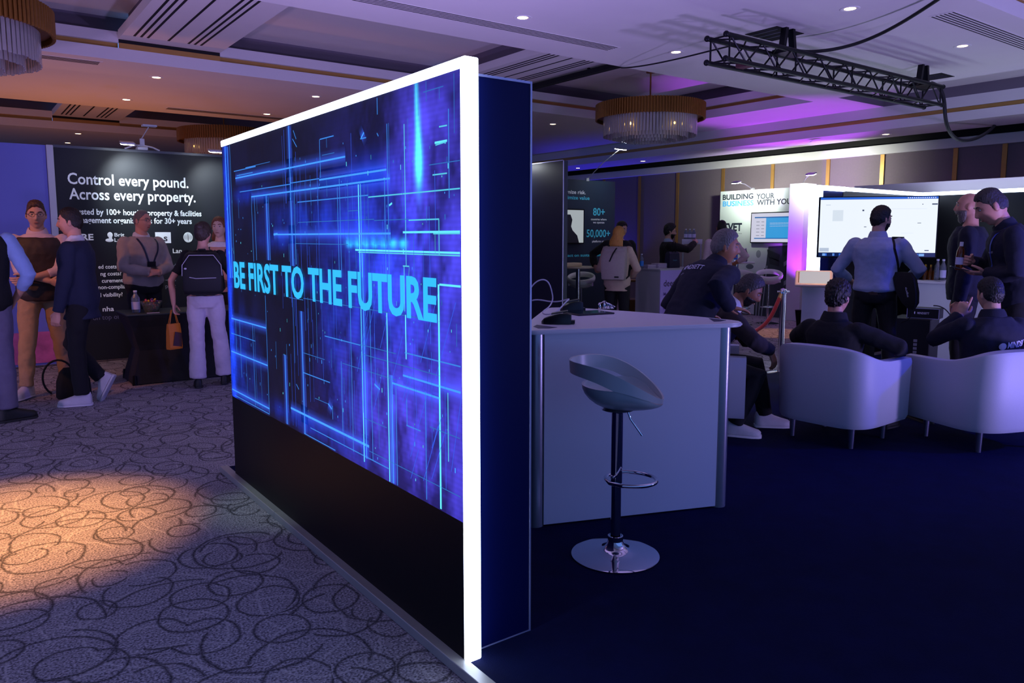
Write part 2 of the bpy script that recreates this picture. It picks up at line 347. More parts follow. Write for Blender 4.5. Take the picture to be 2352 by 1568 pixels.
# downlights -------------------------------------------------------
M_dl = glow('downlight_lamp', 'ffd9a0', 14)
M_white_trim = mat('white_trim', 'e8e4de', .5)
def downlight(x, y, z, label):
    t = thing('downlight', label, 'ceiling light', (x, y, z), group='recessed downlights')
    m = MB(); m.lathe([(.052, .0), (.075, -.006), (.085, -.004), (.087, .002), (.052, .003)], (x, y, z), 28, cap=False); m.build('trim_ring', M_white_trim, t, True)
    m = MB(); m.lathe([(.001, .008), (.05, .008), (.05, .012), (.001, .012)], (x, y, z-.008), 24); m.build('lamp', M_dl, t)
    return t
DL = [(4.44, 5.87, 'round downlight in the ceiling right above the glowing top corner of the big screen wall'),
      (6.60, 5.93, 'round downlight in the ceiling left of the truss end, above the thin cable'),
      (8.92, 10.89, 'round downlight beyond the coffer, left below the purple tinted chandelier'),
      (8.85, 3.94, 'round downlight between the truss hatch and the slotted vent at the right edge'),
      (6.62, 3.92, 'round downlight at the top of the photo above the black truss'),
      (4.44, 10.83, 'round downlight above the sloping light bar, upper of the two near the screen wall top'),
      (4.40, 12.82, 'round downlight lower of the two just above the light bar of the screen wall'),
      (2.29, 10.76, 'round downlight on the brown soffit, nearer of the pair below the slotted beam'),
      (2.28, 12.73, 'round downlight on the brown soffit, farther of the pair below the slotted beam'),
      (2.22, 17.40, 'small far downlight above the white post of the left booths'),
      (2.24, 19.20, 'smallest far downlight just above the black booth wall')]
for x, y, l in DL: downlight(x, y, ZC, l)
for x, y, l in ((12.46, 6.65, 'downlight in the magenta lit strip of ceiling below the truss end'), (12.49, 12.11, 'downlight in the low ceiling strip right of the bright arm lamp'), (12.46, 14.24, 'reddish tiny downlight in the blue lit strip above the teal booth')):
    downlight(x, y, 3.2, l)
# linear air vents --------------------------------------------------
def vent(x0, x1, y0, y1, n, label):
    t = thing('air_vent', label, 'air vent', ((x0+x1)/2, (y0+y1)/2, ZC), group='linear ceiling vents')
    m = MB(); m.box(x0, x1, y0, y1, ZC-.004, ZC+.002); m.build('vent_frame', M_ceil, t)
    m = MB()
    for i in range(n):
        y = y0+(i+.5)*(y1-y0)/n; m.box(x0+.03, x1-.03, y-.006, y+.006, ZC-.006, ZC-.003)
    m.build('slot', M_slot, t)
vent(2.9, 5.95, 6.13, 6.31, 5, 'long slotted ceiling vent above the screen wall')
vent(7.42, 10.3, 3.40, 3.62, 6, 'slotted ceiling vent in the upper right corner beside the truss')
vent(-1.4, 1.6, 10.18, 10.38, 6, 'slotted ceiling vent behind the gold chandelier at the left edge')
vent(2.9, 4.95, 13.05, 13.25, 6, 'slotted ceiling vent on the brown soffit above the left booths')
# chandeliers --------------------------------------------------------
M_cgold = mat('chandelier_gold', '946024', .4, .5, noise_amt=.2, nscale=30)
M_glass = mat('crystal', 'e6dcd8', .12, 0, trans=.55, noise_amt=.05)
M_bulb = glow('chandelier_bulb', 'ffcf70', 30)
def chandelier(x, y, label, lit):
    t = thing('chandelier', label, 'chandelier', (x, y, 3.34), group='drum chandeliers')
    R, n = .82, 120
    m = MB()
    for i in range(n):      # ring of upright gold rods
        a = 2*math.pi*i/n; m.tube([(x+R*math.cos(a), y+R*math.sin(a), 3.32), (x+R*math.cos(a), y+R*math.sin(a), 3.55)], .0165, 6)
    m.lathe([(R-.012, 3.33), (R-.004, 3.33), (R-.004, 3.545), (R-.012, 3.545)], (x, y, 0), 64, cap=False)
    m.build('gold_drum', M_cgold, t, True)
    m = MB()
    for rr, z0, z1, k in ((.71, 3.07, 3.36, 96), (.58, 3.03, 3.36, 72), (.42, 3.0, 3.36, 52), (.25, 2.98, 3.36, 32)):
        for i in range(k):
            a = 2*math.pi*i/k; M = Matrix.Translation((x+rr*math.cos(a), y+rr*math.sin(a), 0)) @ Matrix.Rotation(a, 4, 'Z')
            m.box(-.004, .004, -.017, .017, z0+random.uniform(0, .012), z1, M)
    m.build('crystal_drops', M_glass, t)
    m = MB(); m.lathe([(.001, 3.37), (R-.02, 3.37), (R-.02, 3.39), (.001, 3.39)], (x, y, 0), 48); m.build('frame_plate', M_cgold, t)
    m = MB(); m.cyl((x, y, 3.39), (x, y, 4.08), .012, n=10); m.lathe([(.001, 4.03), (.07, 4.03), (.07, 4.08), (.001, 4.08)], (x, y, 0), 20); m.build('rod', M_cgold, t, True)
    for i in range(6):
        a = 2*math.pi*(i+.3)/6; m = MB(); m.ball((x+.64*math.cos(a), y+.64*math.sin(a), 3.2), (.012, .012, .02), 10); m.build('bulb', M_bulb if i in lit else M_glass, t, True)
chandelier(8.85, 8.45, 'gold drum chandelier with purple tinted crystal, in the coffer right of the screen wall', (3, 4))
chandelier(.10, 8.40, 'gold drum chandelier with crystal drops cut off by the upper left corner', ())
chandelier(4.40, 15.25, 'distant gold chandelier half hidden behind the far top end of the screen wall', (3, 4, 5))
# black track under the second beam
m = MB(); m.box(7.05, 7.15, 7.0, 9.9, 3.70, 3.76); m.box(7.085, 7.115, 7.9, 7.93, 3.74, 3.80); m.box(7.085, 7.115, 9.2, 9.23, 3.74, 3.80)
tag(m.build('ceiling_track', M_dark), 'black ceiling track above the dark back of the screen wall', 'track')
# truss --------------------------------------------------------------
M_truss = mat('truss_black', '15141a', .45, .6)
def truss():
    t = thing('lighting_truss', 'long black box truss hanging below the ceiling at the upper right', 'truss', (7.65, 4.6, 3.1))
    x0, x1, y0, y1, z0, z1 = 5.65, 9.68, 4.50, 4.71, 3.10, 3.31
    for y in (y0, y1):
        for z in (z0, z1):
            m = MB(); m.tube([(x0, y, z), (x1, y, z)], .022, 12); m.ball((x0, y, z), .028, 12); m.ball((x1, y, z), .028, 12); m.build('chord', M_truss, t, True)
    n = 17; dx = (x1-x0-.12)/n
    m = MB()
    for i in range(n):
        xa, xb = x0+.06+i*dx, x0+.06+(i+1)*dx; f = i % 2
        for y in (y0, y1):
            m.tube([(xa, y, z0 if f else z1), (xb, y, z1 if f else z0)], .0085, 6)
        for z in (z0, z1):
            m.tube([(xa, y0 if f else y1, z), (xb, y1 if f else y0, z)], .0085, 6)
    for x in (x0+.05, x1-.05, x0+1.05, x0+2.05, x0+3.05):
        m.tube([(x, y0, z0), (x, y1, z0)], .009, 6); m.tube([(x, y0, z1), (x, y1, z1)], .009, 6); m.tube([(x, y0, z0), (x, y0, z1)], .009, 6); m.tube([(x, y1, z0), (x, y1, z1)], .009, 6)
    m.build('lacing', M_truss, t, True)
    for hx in (6.75, 9.45):
        m = MB()
        for s in (-.07, .07): m.box(hx+s-.02, hx+s+.02, 4.60, 4.66, 3.30, 3.58, Matrix.Translation((hx, 0, 3.45)) @ Matrix.Rotation(-s*2.5, 4, 'Y') @ Matrix.Translation((-hx, 0, -3.45)))
        m.box(hx-.15, hx+.15, 4.52, 4.70, 3.30, 3.34); m.build('hanger', M_truss, t)
    m = MB(); m.box(6.0, 6.1, 4.54, 4.66, 3.09, 3.13); m.build('clamp', mat('red_tape', '5a2a36', .7), t)
truss()
def hatch(x0, x1, y0, y1, label):
    m = MB(); m.mi = 0; m.box(x0, x1, y0, y1, ZC-.004, ZC+.002); m.mi = 1
    for k in range(3): m.box(x0+(k+.7)*(x1-x0)/4, x0+(k+.85)*(x1-x0)/4, y0+.05, y1-.01, ZC-.007, ZC-.004)
    tag(m.build('ceiling_hatch', [M_dark, mat('hatch_steel', '4a4a62', .5, .5)]), label, 'hatch')
hatch(6.58, 7.03, 4.64, 5.01, 'dark square ceiling opening above the left part of the truss')
hatch(10.05, 10.4, 4.70, 5.08, 'dark square ceiling opening above the right end of the truss')
M_cable = mat('black_rubber', '0d0c10', .6)
def cable(name, pts, r, mt, label, cat='cable', n=40):
    cu = bpy.data.curves.new(name, 'CURVE'); cu.dimensions = '3D'; sp = cu.splines.new('NURBS'); sp.points.add(len(pts)-1)
    for q, p in zip(sp.points, pts): q.co = (*p, 1)
    sp.use_endpoint_u = True; sp.order_u = 4; sp.resolution_u = 8; cu.bevel_depth = r; cu.bevel_resolution = 3
    o = bpy.data.objects.new(name, cu); COL.objects.link(o); dg = bpy.context.evaluated_depsgraph_get()
    me = bpy.data.meshes.new_from_object(o.evaluated_get(dg)); bpy.data.objects.remove(o)
    me.materials.clear(); me.materials.append(mt); me.polygons.foreach_set('use_smooth', [True]*len(me.polygons))
    o = bpy.data.objects.new(name, me); COL.objects.link(o)
    return tag(o, label, cat) if label else o
cable('power_cable', [(6.85, 4.7, 3.40), (6.95, 4.65, 3.36), (7.1, 4.45, 3.345), (7.2, 4.1, 3.38), (7.05, 3.6, 3.46), (6.7, 3.05, 3.54), (6.5, 2.8, 3.56)], .016, M_cable, 'thick black cable sagging from the truss to the top edge')
cable('signal_cable', [(6.62, 6.8, 3.54), (6.5, 6.5, 3.47), (6.35, 5.8, 3.40), (6.2, 5.2, 3.36), (6.1, 4.8, 3.33), (6.0, 4.7, 3.30)], .008, M_cable, 'thin black cable running left from the truss end across the ceiling')
cable('hanging_cable', [(9.6, 4.6, 3.36), (9.72, 4.55, 3.34), (9.76, 4.5, 3.15), (9.76, 4.5, 2.95), (10.1, 4.55, 2.72), (10.8, 4.6, 2.76), (12.0, 4.9, 3.02), (12.9, 5.2, 3.22)], .022, M_cable, 'thick black cable looping down from the far end of the truss to the wall')
# ================================================================ LED wall
M_frame = glow('light_frame_diffuser', 'cfe0ff', 7)
M_black = mat('panel_black', '0b0b0e', .5, spec=.15)
M_navy = mat('cabinet_navy', '060e44', .45, spec=.12)
M_edge = mat('edge_profile', 'b9b8e0', .35, .6)
LX = 1.378
def led_wall():
    t = thing('led_display_wall', 'big freestanding blue LED screen wall with glowing white frame reading BE FIRST TO THE FUTURE', 'display wall', (1.53, 3.5, .04))
    m = MB()
    m.box(LX, 1.436, 2.134, 2.163, .04, 2.112, bev=.006); m.box(LX, 1.436, 2.163, 4.86, 2.075, 2.112, bev=.006)
    m.build('light_frame', M_frame, t, True)
    m = MB(); m.box(LX+.004, 1.43, 2.163, 4.852, .04, .545); m.build('lower_panel', M_black, t)
    m = MB(); m.box(1.436, 1.692, 2.19, 4.80, .04, 2.072); m.build('cabinet', M_navy, t)
    m = MB(); m.box(1.467, 1.695, 2.187, 2.19, 2.066, 2.074); m.box(1.690, 1.696, 2.186, 2.192, .04, 2.074); m.box(1.467, 1.695, 2.187, 2.19, .04, .044); m.build('edge_profile', M_edge, t)
    # screen: picture cells plus crisp lines, all on one emissive mesh
    y0, y1, z0, z1 = 4.852, 2.163, .545, 2.075
    W, Hh = 270, 153
    me = bpy.data.meshes.new('screen')
    Y, Z = np.meshgrid(np.linspace(y0, y1, W), np.linspace(z0, z1, Hh))
    U = np.linspace(0, 1, W)[None, :].repeat(Hh, 0); V = np.linspace(0, 1, Hh)[:, None].repeat(W, 1)
    co = [np.stack([np.full(Y.size, LX+.003), Y.ravel(), Z.ravel()], 1)]
    r = np.random.RandomState(4)
    base = np.zeros((Hh, W, 3)); base[...] = (.0015, .002, .012)
    def blob(u, v, su, sv, c, a=1.):
        base[...] += (a*np.exp(-((U-u)/su)**2-((V-v)/sv)**2))[..., None]*np.array(c)
    def smooth_noise(kx, ky):
        g = r.rand(Hh//ky+3, W//kx+3); yi, xi = np.arange(Hh)/ky, np.arange(W)/kx; y_, x_ = yi.astype(int), xi.astype(int); fy, fx = (yi-y_)[:, None], (xi-x_)[None, :]
        return (g[y_][:, x_]*(1-fy)*(1-fx)+g[y_+1][:, x_]*fy*(1-fx)+g[y_][:, x_+1]*(1-fy)*fx+g[y_+1][:, x_+1]*fy*fx)
    n1 = .45*smooth_noise(14, 20)+.35*smooth_noise(6, 8)+.2*smooth_noise(2, 3); n1 = np.clip((n1-.3)*2.4, 0, 1.3)
    vi, bl, cy = (.050, .038, .52), (.004, .035, .58), (.02, .50, .85)
    for a in ((.86, .42, .22, .45, vi, .6), (.97, .6, .12, .5, vi, .6), (.90, .80, .07, .22, vi, .9), (.80, .63, .12, .10, bl, 1.2), (.80, .45, .16, .12, bl, .8), (.55, .70, .25, .05, bl, .5),
              (.02, .5, .018, .6, bl, 2.2), (.09, .16, .10, .16, bl, .5), (.19, .80, .09, .03, bl, .6), (.78, .15, .18, .2, vi, .5), (.92, .10, .15, .18, vi, .6), (.37, .63, .12, .03, bl, .4), (.45, .04, .2, .03, bl, .6),
              (.60, .30, .05, .35, bl, .35), (.71, .25, .03, .4, bl, .4), (.48, .5, .12, .02, bl, .5)): blob(*a)
    base *= (.25+1.0*n1)[..., None]
    xx = np.clip((U-.80)/.012, -1, 1)
    blob(.896, .815, .0085, .045, cy, 2.6); blob(.896, .86, .006, .07, cy, 1.8); blob(.892, .95, .004, .07, cy, 1.2); blob(.749, .80, .10, .05, bl, .7)
    for i in range(7): blob(.672+i*.0295, .628, .0105, .010, cy, 1.5)
    scan = 1-.12*(np.arange(Hh) % 2)
    base *= scan[:, None, None]
    faces = [[(j*W+i, j*W+i+1, (j+1)*W+i+1, (j+1)*W+i) for i in range(W-1) for j in range(Hh-1)]]
    col = [base.reshape(-1, 3)]; nv = W*Hh
    PAL = {'b': (.05, .30, 1.0), 'c': (.12, .75, 1.0), 'd': (.03, .10, .75)}
    def line(p, q, w, c='b', k=1., dx=0.):
        nonlocal nv
        p, q = np.array(p), np.array(q); d = q-p; L = np.hypot(*d); n = np.array((-d[1], d[0]))/max(L, 1e-6)*w/2
        co.append(np.array([(LX+.0018-dx, *v) for v in (p-n, q-n, q+n, p+n)])); faces.append([(nv, nv+1, nv+2, nv+3)]); nv += 4
        col.append(np.array([np.array(PAL[c])*k]*4))
    flat = base.copy()
    def ground(y, z):
        i = min(W-1, max(0, int(round((y0-y)/(y0-y1)*(W-1))))); j = min(Hh-1, max(0, int(round((z-z0)/(z1-z0)*(Hh-1))))); return flat[j, i]
    def halo(p, q, w, c='d', k=.5):       # bloom round a drawn stroke, fading into the picture's own ground colour
        nonlocal nv
        p, q = np.array(p), np.array(q); d = q-p; L = np.hypot(*d); n = np.array((-d[1], d[0]))/max(L, 1e-6); g = np.array(PAL[c])*k; N = max(1, int(L/.03))
        S = (-1, -.55, -.2, .2, .55, 1); A = (0, .22, .8, .8, .22, 0)
        for i in range(N+1):
            o = p+d*i/N
            for s_, a_ in zip(S, A):
                u = o+n*w*s_; co.append(np.array([(LX+.0024, *u)])); col.append(np.array([ground(*u)+g*a_]))
        for i in range(N):
            for j in range(5): b_ = nv+i*6+j; faces.append([(b_, b_+1, b_+7, b_+6)])
        nv += 6*(N+1)
    for y, z, yy, zz, w, c in LINES:
        if w >= 3 and c != 'c': halo((y, z), (yy, zz), .045, k=.55)
        line((y, z), (yy, zz), {1: .0032, 2: .0048, 3: .0075, 4: .0105}[w], c, {1: .45, 2: .7, 3: 1., 4: 1.1}[w])
    rr = random.Random(11)
    for i in range(170):      # loose specks
        y = rr.uniform(2.2, 4.8); z = rr.uniform(.6, 1.9); h = rr.choice((.006, .01, .018)); line((y, z), (y, z+h), rr.choice((.004, .006)), rr.choice('bbc'), rr.uniform(.3, 1))
    for i in range(80):       # hair-fine uprights and traces
        y = rr.uniform(2.17, 3.9); z = rr.uniform(.56, 1.7); line((y, z), (y, min(2.06, z+rr.uniform(.1, .5))), .0025, 'd', rr.uniform(.5, 1.2))
    for i in range(16):
        y = rr.uniform(2.2, 3.0); z = rr.uniform(.56, 1.1); l = rr.uniform(.08, .3); line((y, z), (max(2.165, y-l*.5), z+l), .003, 'd', 1.)
    vv = np.concatenate(co); cc = np.concatenate(col); ff = [f for g in faces for f in g]
    me.from_pydata(vv.tolist(), [], ff)
    at = me.color_attributes.new('picture', 'FLOAT_COLOR', 'POINT')
    at.data.foreach_set('color', np.concatenate([cc, np.ones((len(cc), 1))], 1).astype(np.float32).ravel())
    M = bpy.data.materials.new('led_picture'); M.use_nodes = True; nt = M.node_tree; b = nt.nodes['Principled BSDF']
    a = nt.nodes.new('ShaderNodeVertexColor'); a.layer_name = 'picture'; b.inputs['Base Color'].default_value = (.004, .004, .006, 1); b.inputs['Roughness'].default_value = .6
    nt.links.new(a.outputs[0], b.inputs['Emission Color']); b.inputs['Emission Strength'].default_value = 1.15
    me.materials.append(M); o = bpy.data.objects.new('screen', me); COL.objects.link(o); adopt(o, t)
    ml = glow('screen_letters', '2fb8ff', 1.15)
    text('lettering', 'BE FIRST TO THE FUTURE', (LX-.001, 4.69, 1.236), (0, -1, 0), (0, 0, 1), 2.372, .155, ml, t, bold=.030)
led_wall()
# ================================================================ reception counter
M_white = mat('counter_white', 'cfcfda', .32, spec=.5)
M_top = mat('counter_top_white', 'd9d5de', .4)
M_postal = mat('post_aluminium', 'a8a8b4', .3, .7)
M_deep = mat('inlay_dark', '2a2a52', .5)
def counter():
    t = thing('reception_counter', 'white angular stand counter with pointed top beside the bar stool', 'counter', (2.9, 2.95, .04))
    A, B, C, D = Vector((2.395, 2.98)), Vector((3.337, 2.635)), Vector((3.42, 3.2)), Vector((3.14, 3.80))
    d = (B-A).normalized(); n = Vector((-d.y, d.x))
    zt = 1.046
    m = MB()
    m.prism([A, B, B+n*.03, A+n*.03], .05, zt); m.build('front_panel', M_white, t)
    m = MB(); e = (C-B).normalized(); m.prism([B+d*.055+n*.04, C, C+Vector((-.03, .0)), B+d*.02+n*.06], .05, zt); m.prism([A-d*.05+n*.05, D, D+Vector((.03, 0)), A-d*.02+n*.06], .05, zt); m.build('side_panel', M_white, t)
    for P, s in ((A-d*.035+n*.035, 1), (B+d*.034+n*.034, -1)):
        m = MB(); m.cyl((*P, .04), (*P, zt), .043, n=28); m.build('corner_post', M_postal, t, True)
    # top with rounded corners
    poly = [(2.29, 3.04), (2.31, 3.00), (2.35, 2.972), (2.383, 2.962), (2.737, 2.835), (3.20, 2.668), (3.38, 2.598), (3.43, 2.59), (3.49, 2.61), (3.53, 2.66), (3.542, 2.72), (3.534, 2.966), (3.48, 3.265), (3.38, 3.66), (3.34, 3.80), (3.27, 3.89), (3.20, 3.915), (3.12, 3.88), (2.62, 3.39), (2.31, 3.10)]
    m = MB(); m.prism(poly, zt, 1.068); bmesh.ops.recalc_face_normals(m.bm, faces=m.bm.faces)
    bmesh.ops.bevel(m.bm, geom=[e for e in m.bm.edges if abs((e.verts[0].co-e.verts[1].co).z) < 1e-5], offset=.006, segments=2, affect='EDGES')
    m.build('counter_top', M_top, t, True, 60)
    for pl in ([(1225, 750), (1233, 746), (1280, 752), (1262, 754), (1236, 754)], [(1628, 731), (1640, 738.5), (1655, 738), (1668, 735.5), (1650, 733)]):
        m = MB(); m.prism([on_z(*p, 1.068)[:2] for p in pl], 1.0675, 1.0693); m.build('corner_inlay', M_deep, t)
    q = on_z(1398, 729, 1.068); m = MB(); m.lathe([(.001, 1.0675), (.04, 1.0675), (.04, 1.0695), (.001, 1.0695)], (q.x, q.y, 0), 28); m.build('cable_port', M_top, t)
counter()
TZ = 1.0685
# things on the counter
M_plastic = mat('black_plastic', '0c0c12', .4)
M_screenoff = mat('dark_glass', '10282c', .12)
def wedge(name, label, u, v, rz, L, w, h):
    q = on_z(u, v, TZ); t = thing(name, label, 'card reader', (q.x, q.y, TZ))
    M = Matrix.Translation((q.x, q.y, TZ)) @ Matrix.Rotation(rz, 4, 'Z')
    m = MB(); R = []
    for x, y0, hh in ((-L/2, .25, .25), (-L*.42, .8, .5), (-L*.2, 1, .75), (.1*L, 1, .95), (.38*L, .95, 1.), (.5*L, .8, .92)):
        R.append([M @ Vector((x, s*y0*w/2, z*h*hh)) for s, z in ((-1, 0), (-1, .55), (-.8, 1), (.8, 1), (1, .55), (1, 0))])
    m.rings(R); m.build('body', M_plastic, t, True)
    m = MB(); m.box(-.1*L, .45*L, -w*.36, w*.36, h*1.0, h*1.1, M @ Matrix.Rotation(-.18, 4, 'Y')); m.build('lid', M_plastic, t)
    m = MB(); m.box(.30*L, .62*L, -w*.3, w*.3, .004, h*.35, M); m.build('front_tray', M_plastic, t)
wedge('card_reader', 'black folded card reader near the front edge of the white counter', 1278, 743, -.75, .16, .09, .055)
wedge('desk_phone', 'black desk device at the back of the counter with a white cable', 1312, 714, -.5, .14, .08, .06)
q = on_z(1352, 720, TZ); t = thing('tablet', 'dark tablet lying on the counter with glints on its glass', 'tablet', tuple(q))
M = Matrix.Translation(q) @ Matrix.Rotation(rad(-8), 4, 'Z')
m = MB(); m.box(-.13, .13, -.09, .09, 0, .009, M, bev=.004); m.build('body', M_plastic, t)
m = MB(); m.box(-.118, .118, -.08, .08, .009, .0105, M); m.build('screen', M_screenoff, t)
q = on_z(1388, 709, TZ); t = thing('tap_fitting', 'small heap of chrome fittings standing at the back edge of the counter', 'fitting', tuple(q))
M_chrome = mat('chrome', 'd8d8e2', .06, 1.)
for i, (dx, dy, r, h) in enumerate(((0, 0, .010, .05), (.03, .0, .014, .028), (-.03, .01, .008, .04), (.055, -.01, .012, .02))):
    m = MB(); m.lathe([(.001, 0), (r*1.6, .001), (r, h*.3), (r*.8, h*.7), (r*1.2, h), (.001, h*1.08)], (q.x+dx, q.y+dy, TZ), 14); m.build('fitting', M_chrome, t, True)
m = MB(); m.tube([(q.x-.05, q.y, TZ+.03), (q.x-.01, q.y, TZ+.045), (q.x+.04, q.y, TZ+.03), (q.x+.075, q.y-.02, TZ+.008)], .006, 8); m.build('arm', M_chrome, t, True)
M_wcab = mat('white_cable', 'c9c6d8', .5)
def pz(u, v, z): p = on_z(u, v, TZ); s = at_d(u, p.x*SY+p.y*CYA, z); return (s.x, s.y, z)
p1 = on_z(1290, 712, TZ)
def pd(u, v, d=4.62):     # point on a plane facing the camera at depth d
    a = on_z(u, 700, TZ); r_ = ray(u, v); fw = r_[0]*SY+r_[1]*CYA; k = d/fw; return (r_[0]*k, r_[1]*k, CAMZ+r_[2]*k)
cable('charging_cable', [pd(1215, 668), pd(1226, 648), pd(1247, 638), pd(1262, 648), pd(1268, 672), pd(1271, 688), pd(1262, 706, 4.5), pd(1246, 714, 4.4), pd(1246, 722, 4.25), pd(1268, 722, 4.22), pd(1284, 712, 4.3), pd(1300, 692, 4.45), pd(1312, 684, 4.5), pd(1290, 692, 4.55), pd(1262, 694, 4.6), pd(1234, 686, 4.6), pd(1222, 690, 4.6)], .004, M_wcab, 'white charging cable looping above the left end of the counter')
# ================================================================ bar stool in front
M_abs = mat('stool_shell', 'b9bcc0', .3, spec=.5)
def bar_stool_front():
    t = thing('bar_stool', 'white bar stool with open ring backrest and chrome base in front of the counter', 'bar stool', (2.443, 2.5, .04))
    cx, cy = 2.443, 2.5
    dirx = Vector((CYA, -SY, 0)); diry = Vector((SY, CYA, 0))      # picture right / away from the camera
    fr = (dirx*.97-diry*.24).normalized(); sd = Vector((-fr.y, fr.x, 0))
    C = Vector((cx, cy, 0))
    n = 56
    def rad_(f): return .205+.005*max(0, f)+.020*max(0, -f)**2
    def rim(a, k=1., drop=0.):      # rim of the backrest ring: high behind, low at the front tip
        f, s = math.cos(a), math.sin(a); r = rad_(f)
        return C+fr*(r*f*k)+sd*(r*s*k)+Vector((0, 0, .938-.084*f-.050*f*f-drop))
    A = [2*math.pi*i/n for i in range(n)]
    # bowl: outer and inner skins
    m = MB(); R = []
    def bowl(k, inner):
        ring = []
        for a in A:
            f = math.cos(a); back = max(0, -f)
            top = np.interp(f, [-1, -.2, .25, .5, 1], [.862, .862, .864, .846, .778]); zb = .742+(.012 if inner else 0)
            rr = np.interp(f, [-1, -.3, .1, 1], [.166, .190, .200, .206])
            kk = math.sin(k*math.pi/2); zz = zb+(top-zb)*(1-math.cos(k*math.pi/2))**.9
            q = rr*kk-(.012 if inner else 0)*kk
            ring.append(C+fr*(q*f)+sd*(q*math.sin(a)*.98)+Vector((0, 0, zz)))
        return ring
    ks = [.04, .15, .3, .45, .6, .75, .88, 1.]
    for k in ks: R.append(bowl(k, False))
    for k in ks[::-1]: R.append(bowl(k, True))
    m.rings(R); m.build('seat_shell', M_abs, t, True, 60)
    # band: closed strip round the back, tapering to the front tip
    m = MB(); R = []
    for i in range(n):
        a = A[i]; f = math.cos(a); h = .073-.016*max(0, -f)-.053*max(0, f)
        top = rim(a, 1.0); bot = rim(a, .985, h); ti = rim(a, .965, .002); bi = rim(a, .95, h)
        R.append([top, bot, bi, ti])
    R.append(R[0]); vs = [[m.bm.verts.new(p) for p in r] for r in R[:-1]]
    for i in range(n):
        a_, b_ = vs[i], vs[(i+1) % n]
        for j in range(4): m.bm.faces.new((a_[j], a_[(j+1) % 4], b_[(j+1) % 4], b_[j]))
    m.build('backrest', M_abs, t, True, 50)
    m = MB(); m.cyl((cx, cy, .395), (cx, cy, .745), .0275); m.build('upper_column', M_chrome, t, True)
    m = MB(); m.cyl((cx, cy, .10), (cx, cy, .45), .0235); m.build('lower_column', M_chrome, t, True)
    m = MB(); m.lathe([(.028, .745), (.06, .75), (.075, .742), (.06, .735), (.028, .73)], (cx, cy, 0), 28); m.build('seat_plate', M_chrome, t, True)
    m = MB(); m.lathe([(.0001, .042), (.205, .041), (.2065, .046), (.19, .052), (.12, .060), (.075, .068), (.052, .082), (.04, .10), (.033, .118), (.0001, .118)], (cx, cy, 0), 72); m.build('base', M_chrome, t, True, 60)
    m = MB(); m.lathe([(.030, .112), (.036, .114), (.036, .137), (.030, .139)], (cx, cy, 0), 32, cap=False); m.build('collar', M_chrome, t, True)
    # D-shaped footrest
    P = []
    for k in range(25):
        a = rad(-100+200*k/24); P.append(C+fr*(.055+.13*math.cos(a))+sd*(.11*math.sin(a))+Vector((0, 0, .415)))
    P = [C-fr*.045+sd*(-.03)+Vector((0, 0, .415)), C-fr*.02-sd*.085+Vector((0, 0, .415))]+P+[C-fr*.02+sd*.085+Vector((0, 0, .415)), C-fr*.045+sd*.03+Vector((0, 0, .415)), C-fr*.05+Vector((0, 0, .415)), C-fr*.045+sd*(-.03)+Vector((0, 0, .415))]
    m = MB(); m.tube(P, .0095, 10); m.build('footrest', M_chrome, t, True)
    m = MB(); m.tube([C+fr*.045+Vector((0, 0, .742)), C+fr*.06-sd*.0+Vector((0, 0, .70)), C+fr*.10+Vector((0, 0, .645)), C+fr*.115+Vector((0, 0, .625))], [.005, .005, .005, .006], 8); m.build('lever', M_chrome, t, True)
bar_stool_front()
# ================================================================ tub armchairs
M_chair = mat('chair_leather', 'b4b6c4', .5, bump=.06, bscale=220, noise_amt=.04, nscale=120)
M_leg = mat('chair_leg_metal', '7a7c92', .3, .8)
def tub_chair(label):
    t = thing('armchair', label, 'armchair', group='white tub armchairs')
    # outline of the shell in plan: open to +Y, high at the back, arms falling to the front
    def path(rx, ry, k):
        P = []
        for i in range(k+1):
            s = -1+2*i/k                          # -1 left front ... 0 back ... 1 right front
            a = math.pi*(1.5+.5*s*1.0)
            x = rx*math.cos(a)*1.0; y = ry*math.sin(a)
            if abs(s) > .55: pass
            P.append((math.copysign(abs(math.cos(a))**.55, math.cos(a))*rx, -abs(math.sin(a))**.55*ry+.0, s))
        return P
    K = 40; outer = [(-.375, .32, -1.25)]+path(.375, .37, K)+[(.375, .32, 1.25)]; inner = [(-.275, .32, -1.25)]+path(.275, .25, K)+[(.275, .32, 1.25)]
    R = []
    for (ox, oy, s), (ix, iy, _) in zip(outer, inner):
        h = .765-.10*min(1, abs(s))**2-.02*max(0, abs(s)-1)
        tp = lambda q: .94+.06*q               # sides lean outward a little
        mx, my = (ox+ix)/2, (oy+iy)/2
        R.append([Vector((ox*.93, oy*.93 if oy < 0 else oy, .195)), Vector((ox*.975, oy*.975 if oy < 0 else oy, .23)), Vector((ox*.985, oy*.985 if oy < 0 else oy, .45)), Vector((ox, oy, h-.03)), Vector((ox*.98, oy*.98 if oy < 0 else oy, h-.006)),
                  Vector((mx, my, h)), Vector((ix*1.03, iy*1.03 if iy < 0 else iy, h-.006)), Vector((ix, iy, h-.03)), Vector((ix, iy, .36)), Vector((ix*.97, iy*.97 if iy < 0 else iy, .195))])
    m = MB(); m.rings(R); m.build('shell', M_chair, t, True, 50)
    m = MB(); m.box(-.272, .272, -.24, .34, .20, .43, bev=.04, seg=3); m.build('seat_cushion', M_chair, t, True, 50)
    for x in (-.23, .23):
        for y in (-.23, .23):
            m = MB(); m.tube([(x, y, .04), (x, y, .21)], [.017, .024], 14); m.build('leg', M_leg, t, True)
    return t
c1 = tub_chair('white tub armchair with a seated man in dark jumper, middle of the photo right side')
place(c1, (5.30, 3.08, 0), rad(-88))
c2 = copy_tree(c1); place(c2, (6.00, 2.40, 0), rad(-20), 'white tub armchair cut by the right edge holding the man with the printed back')
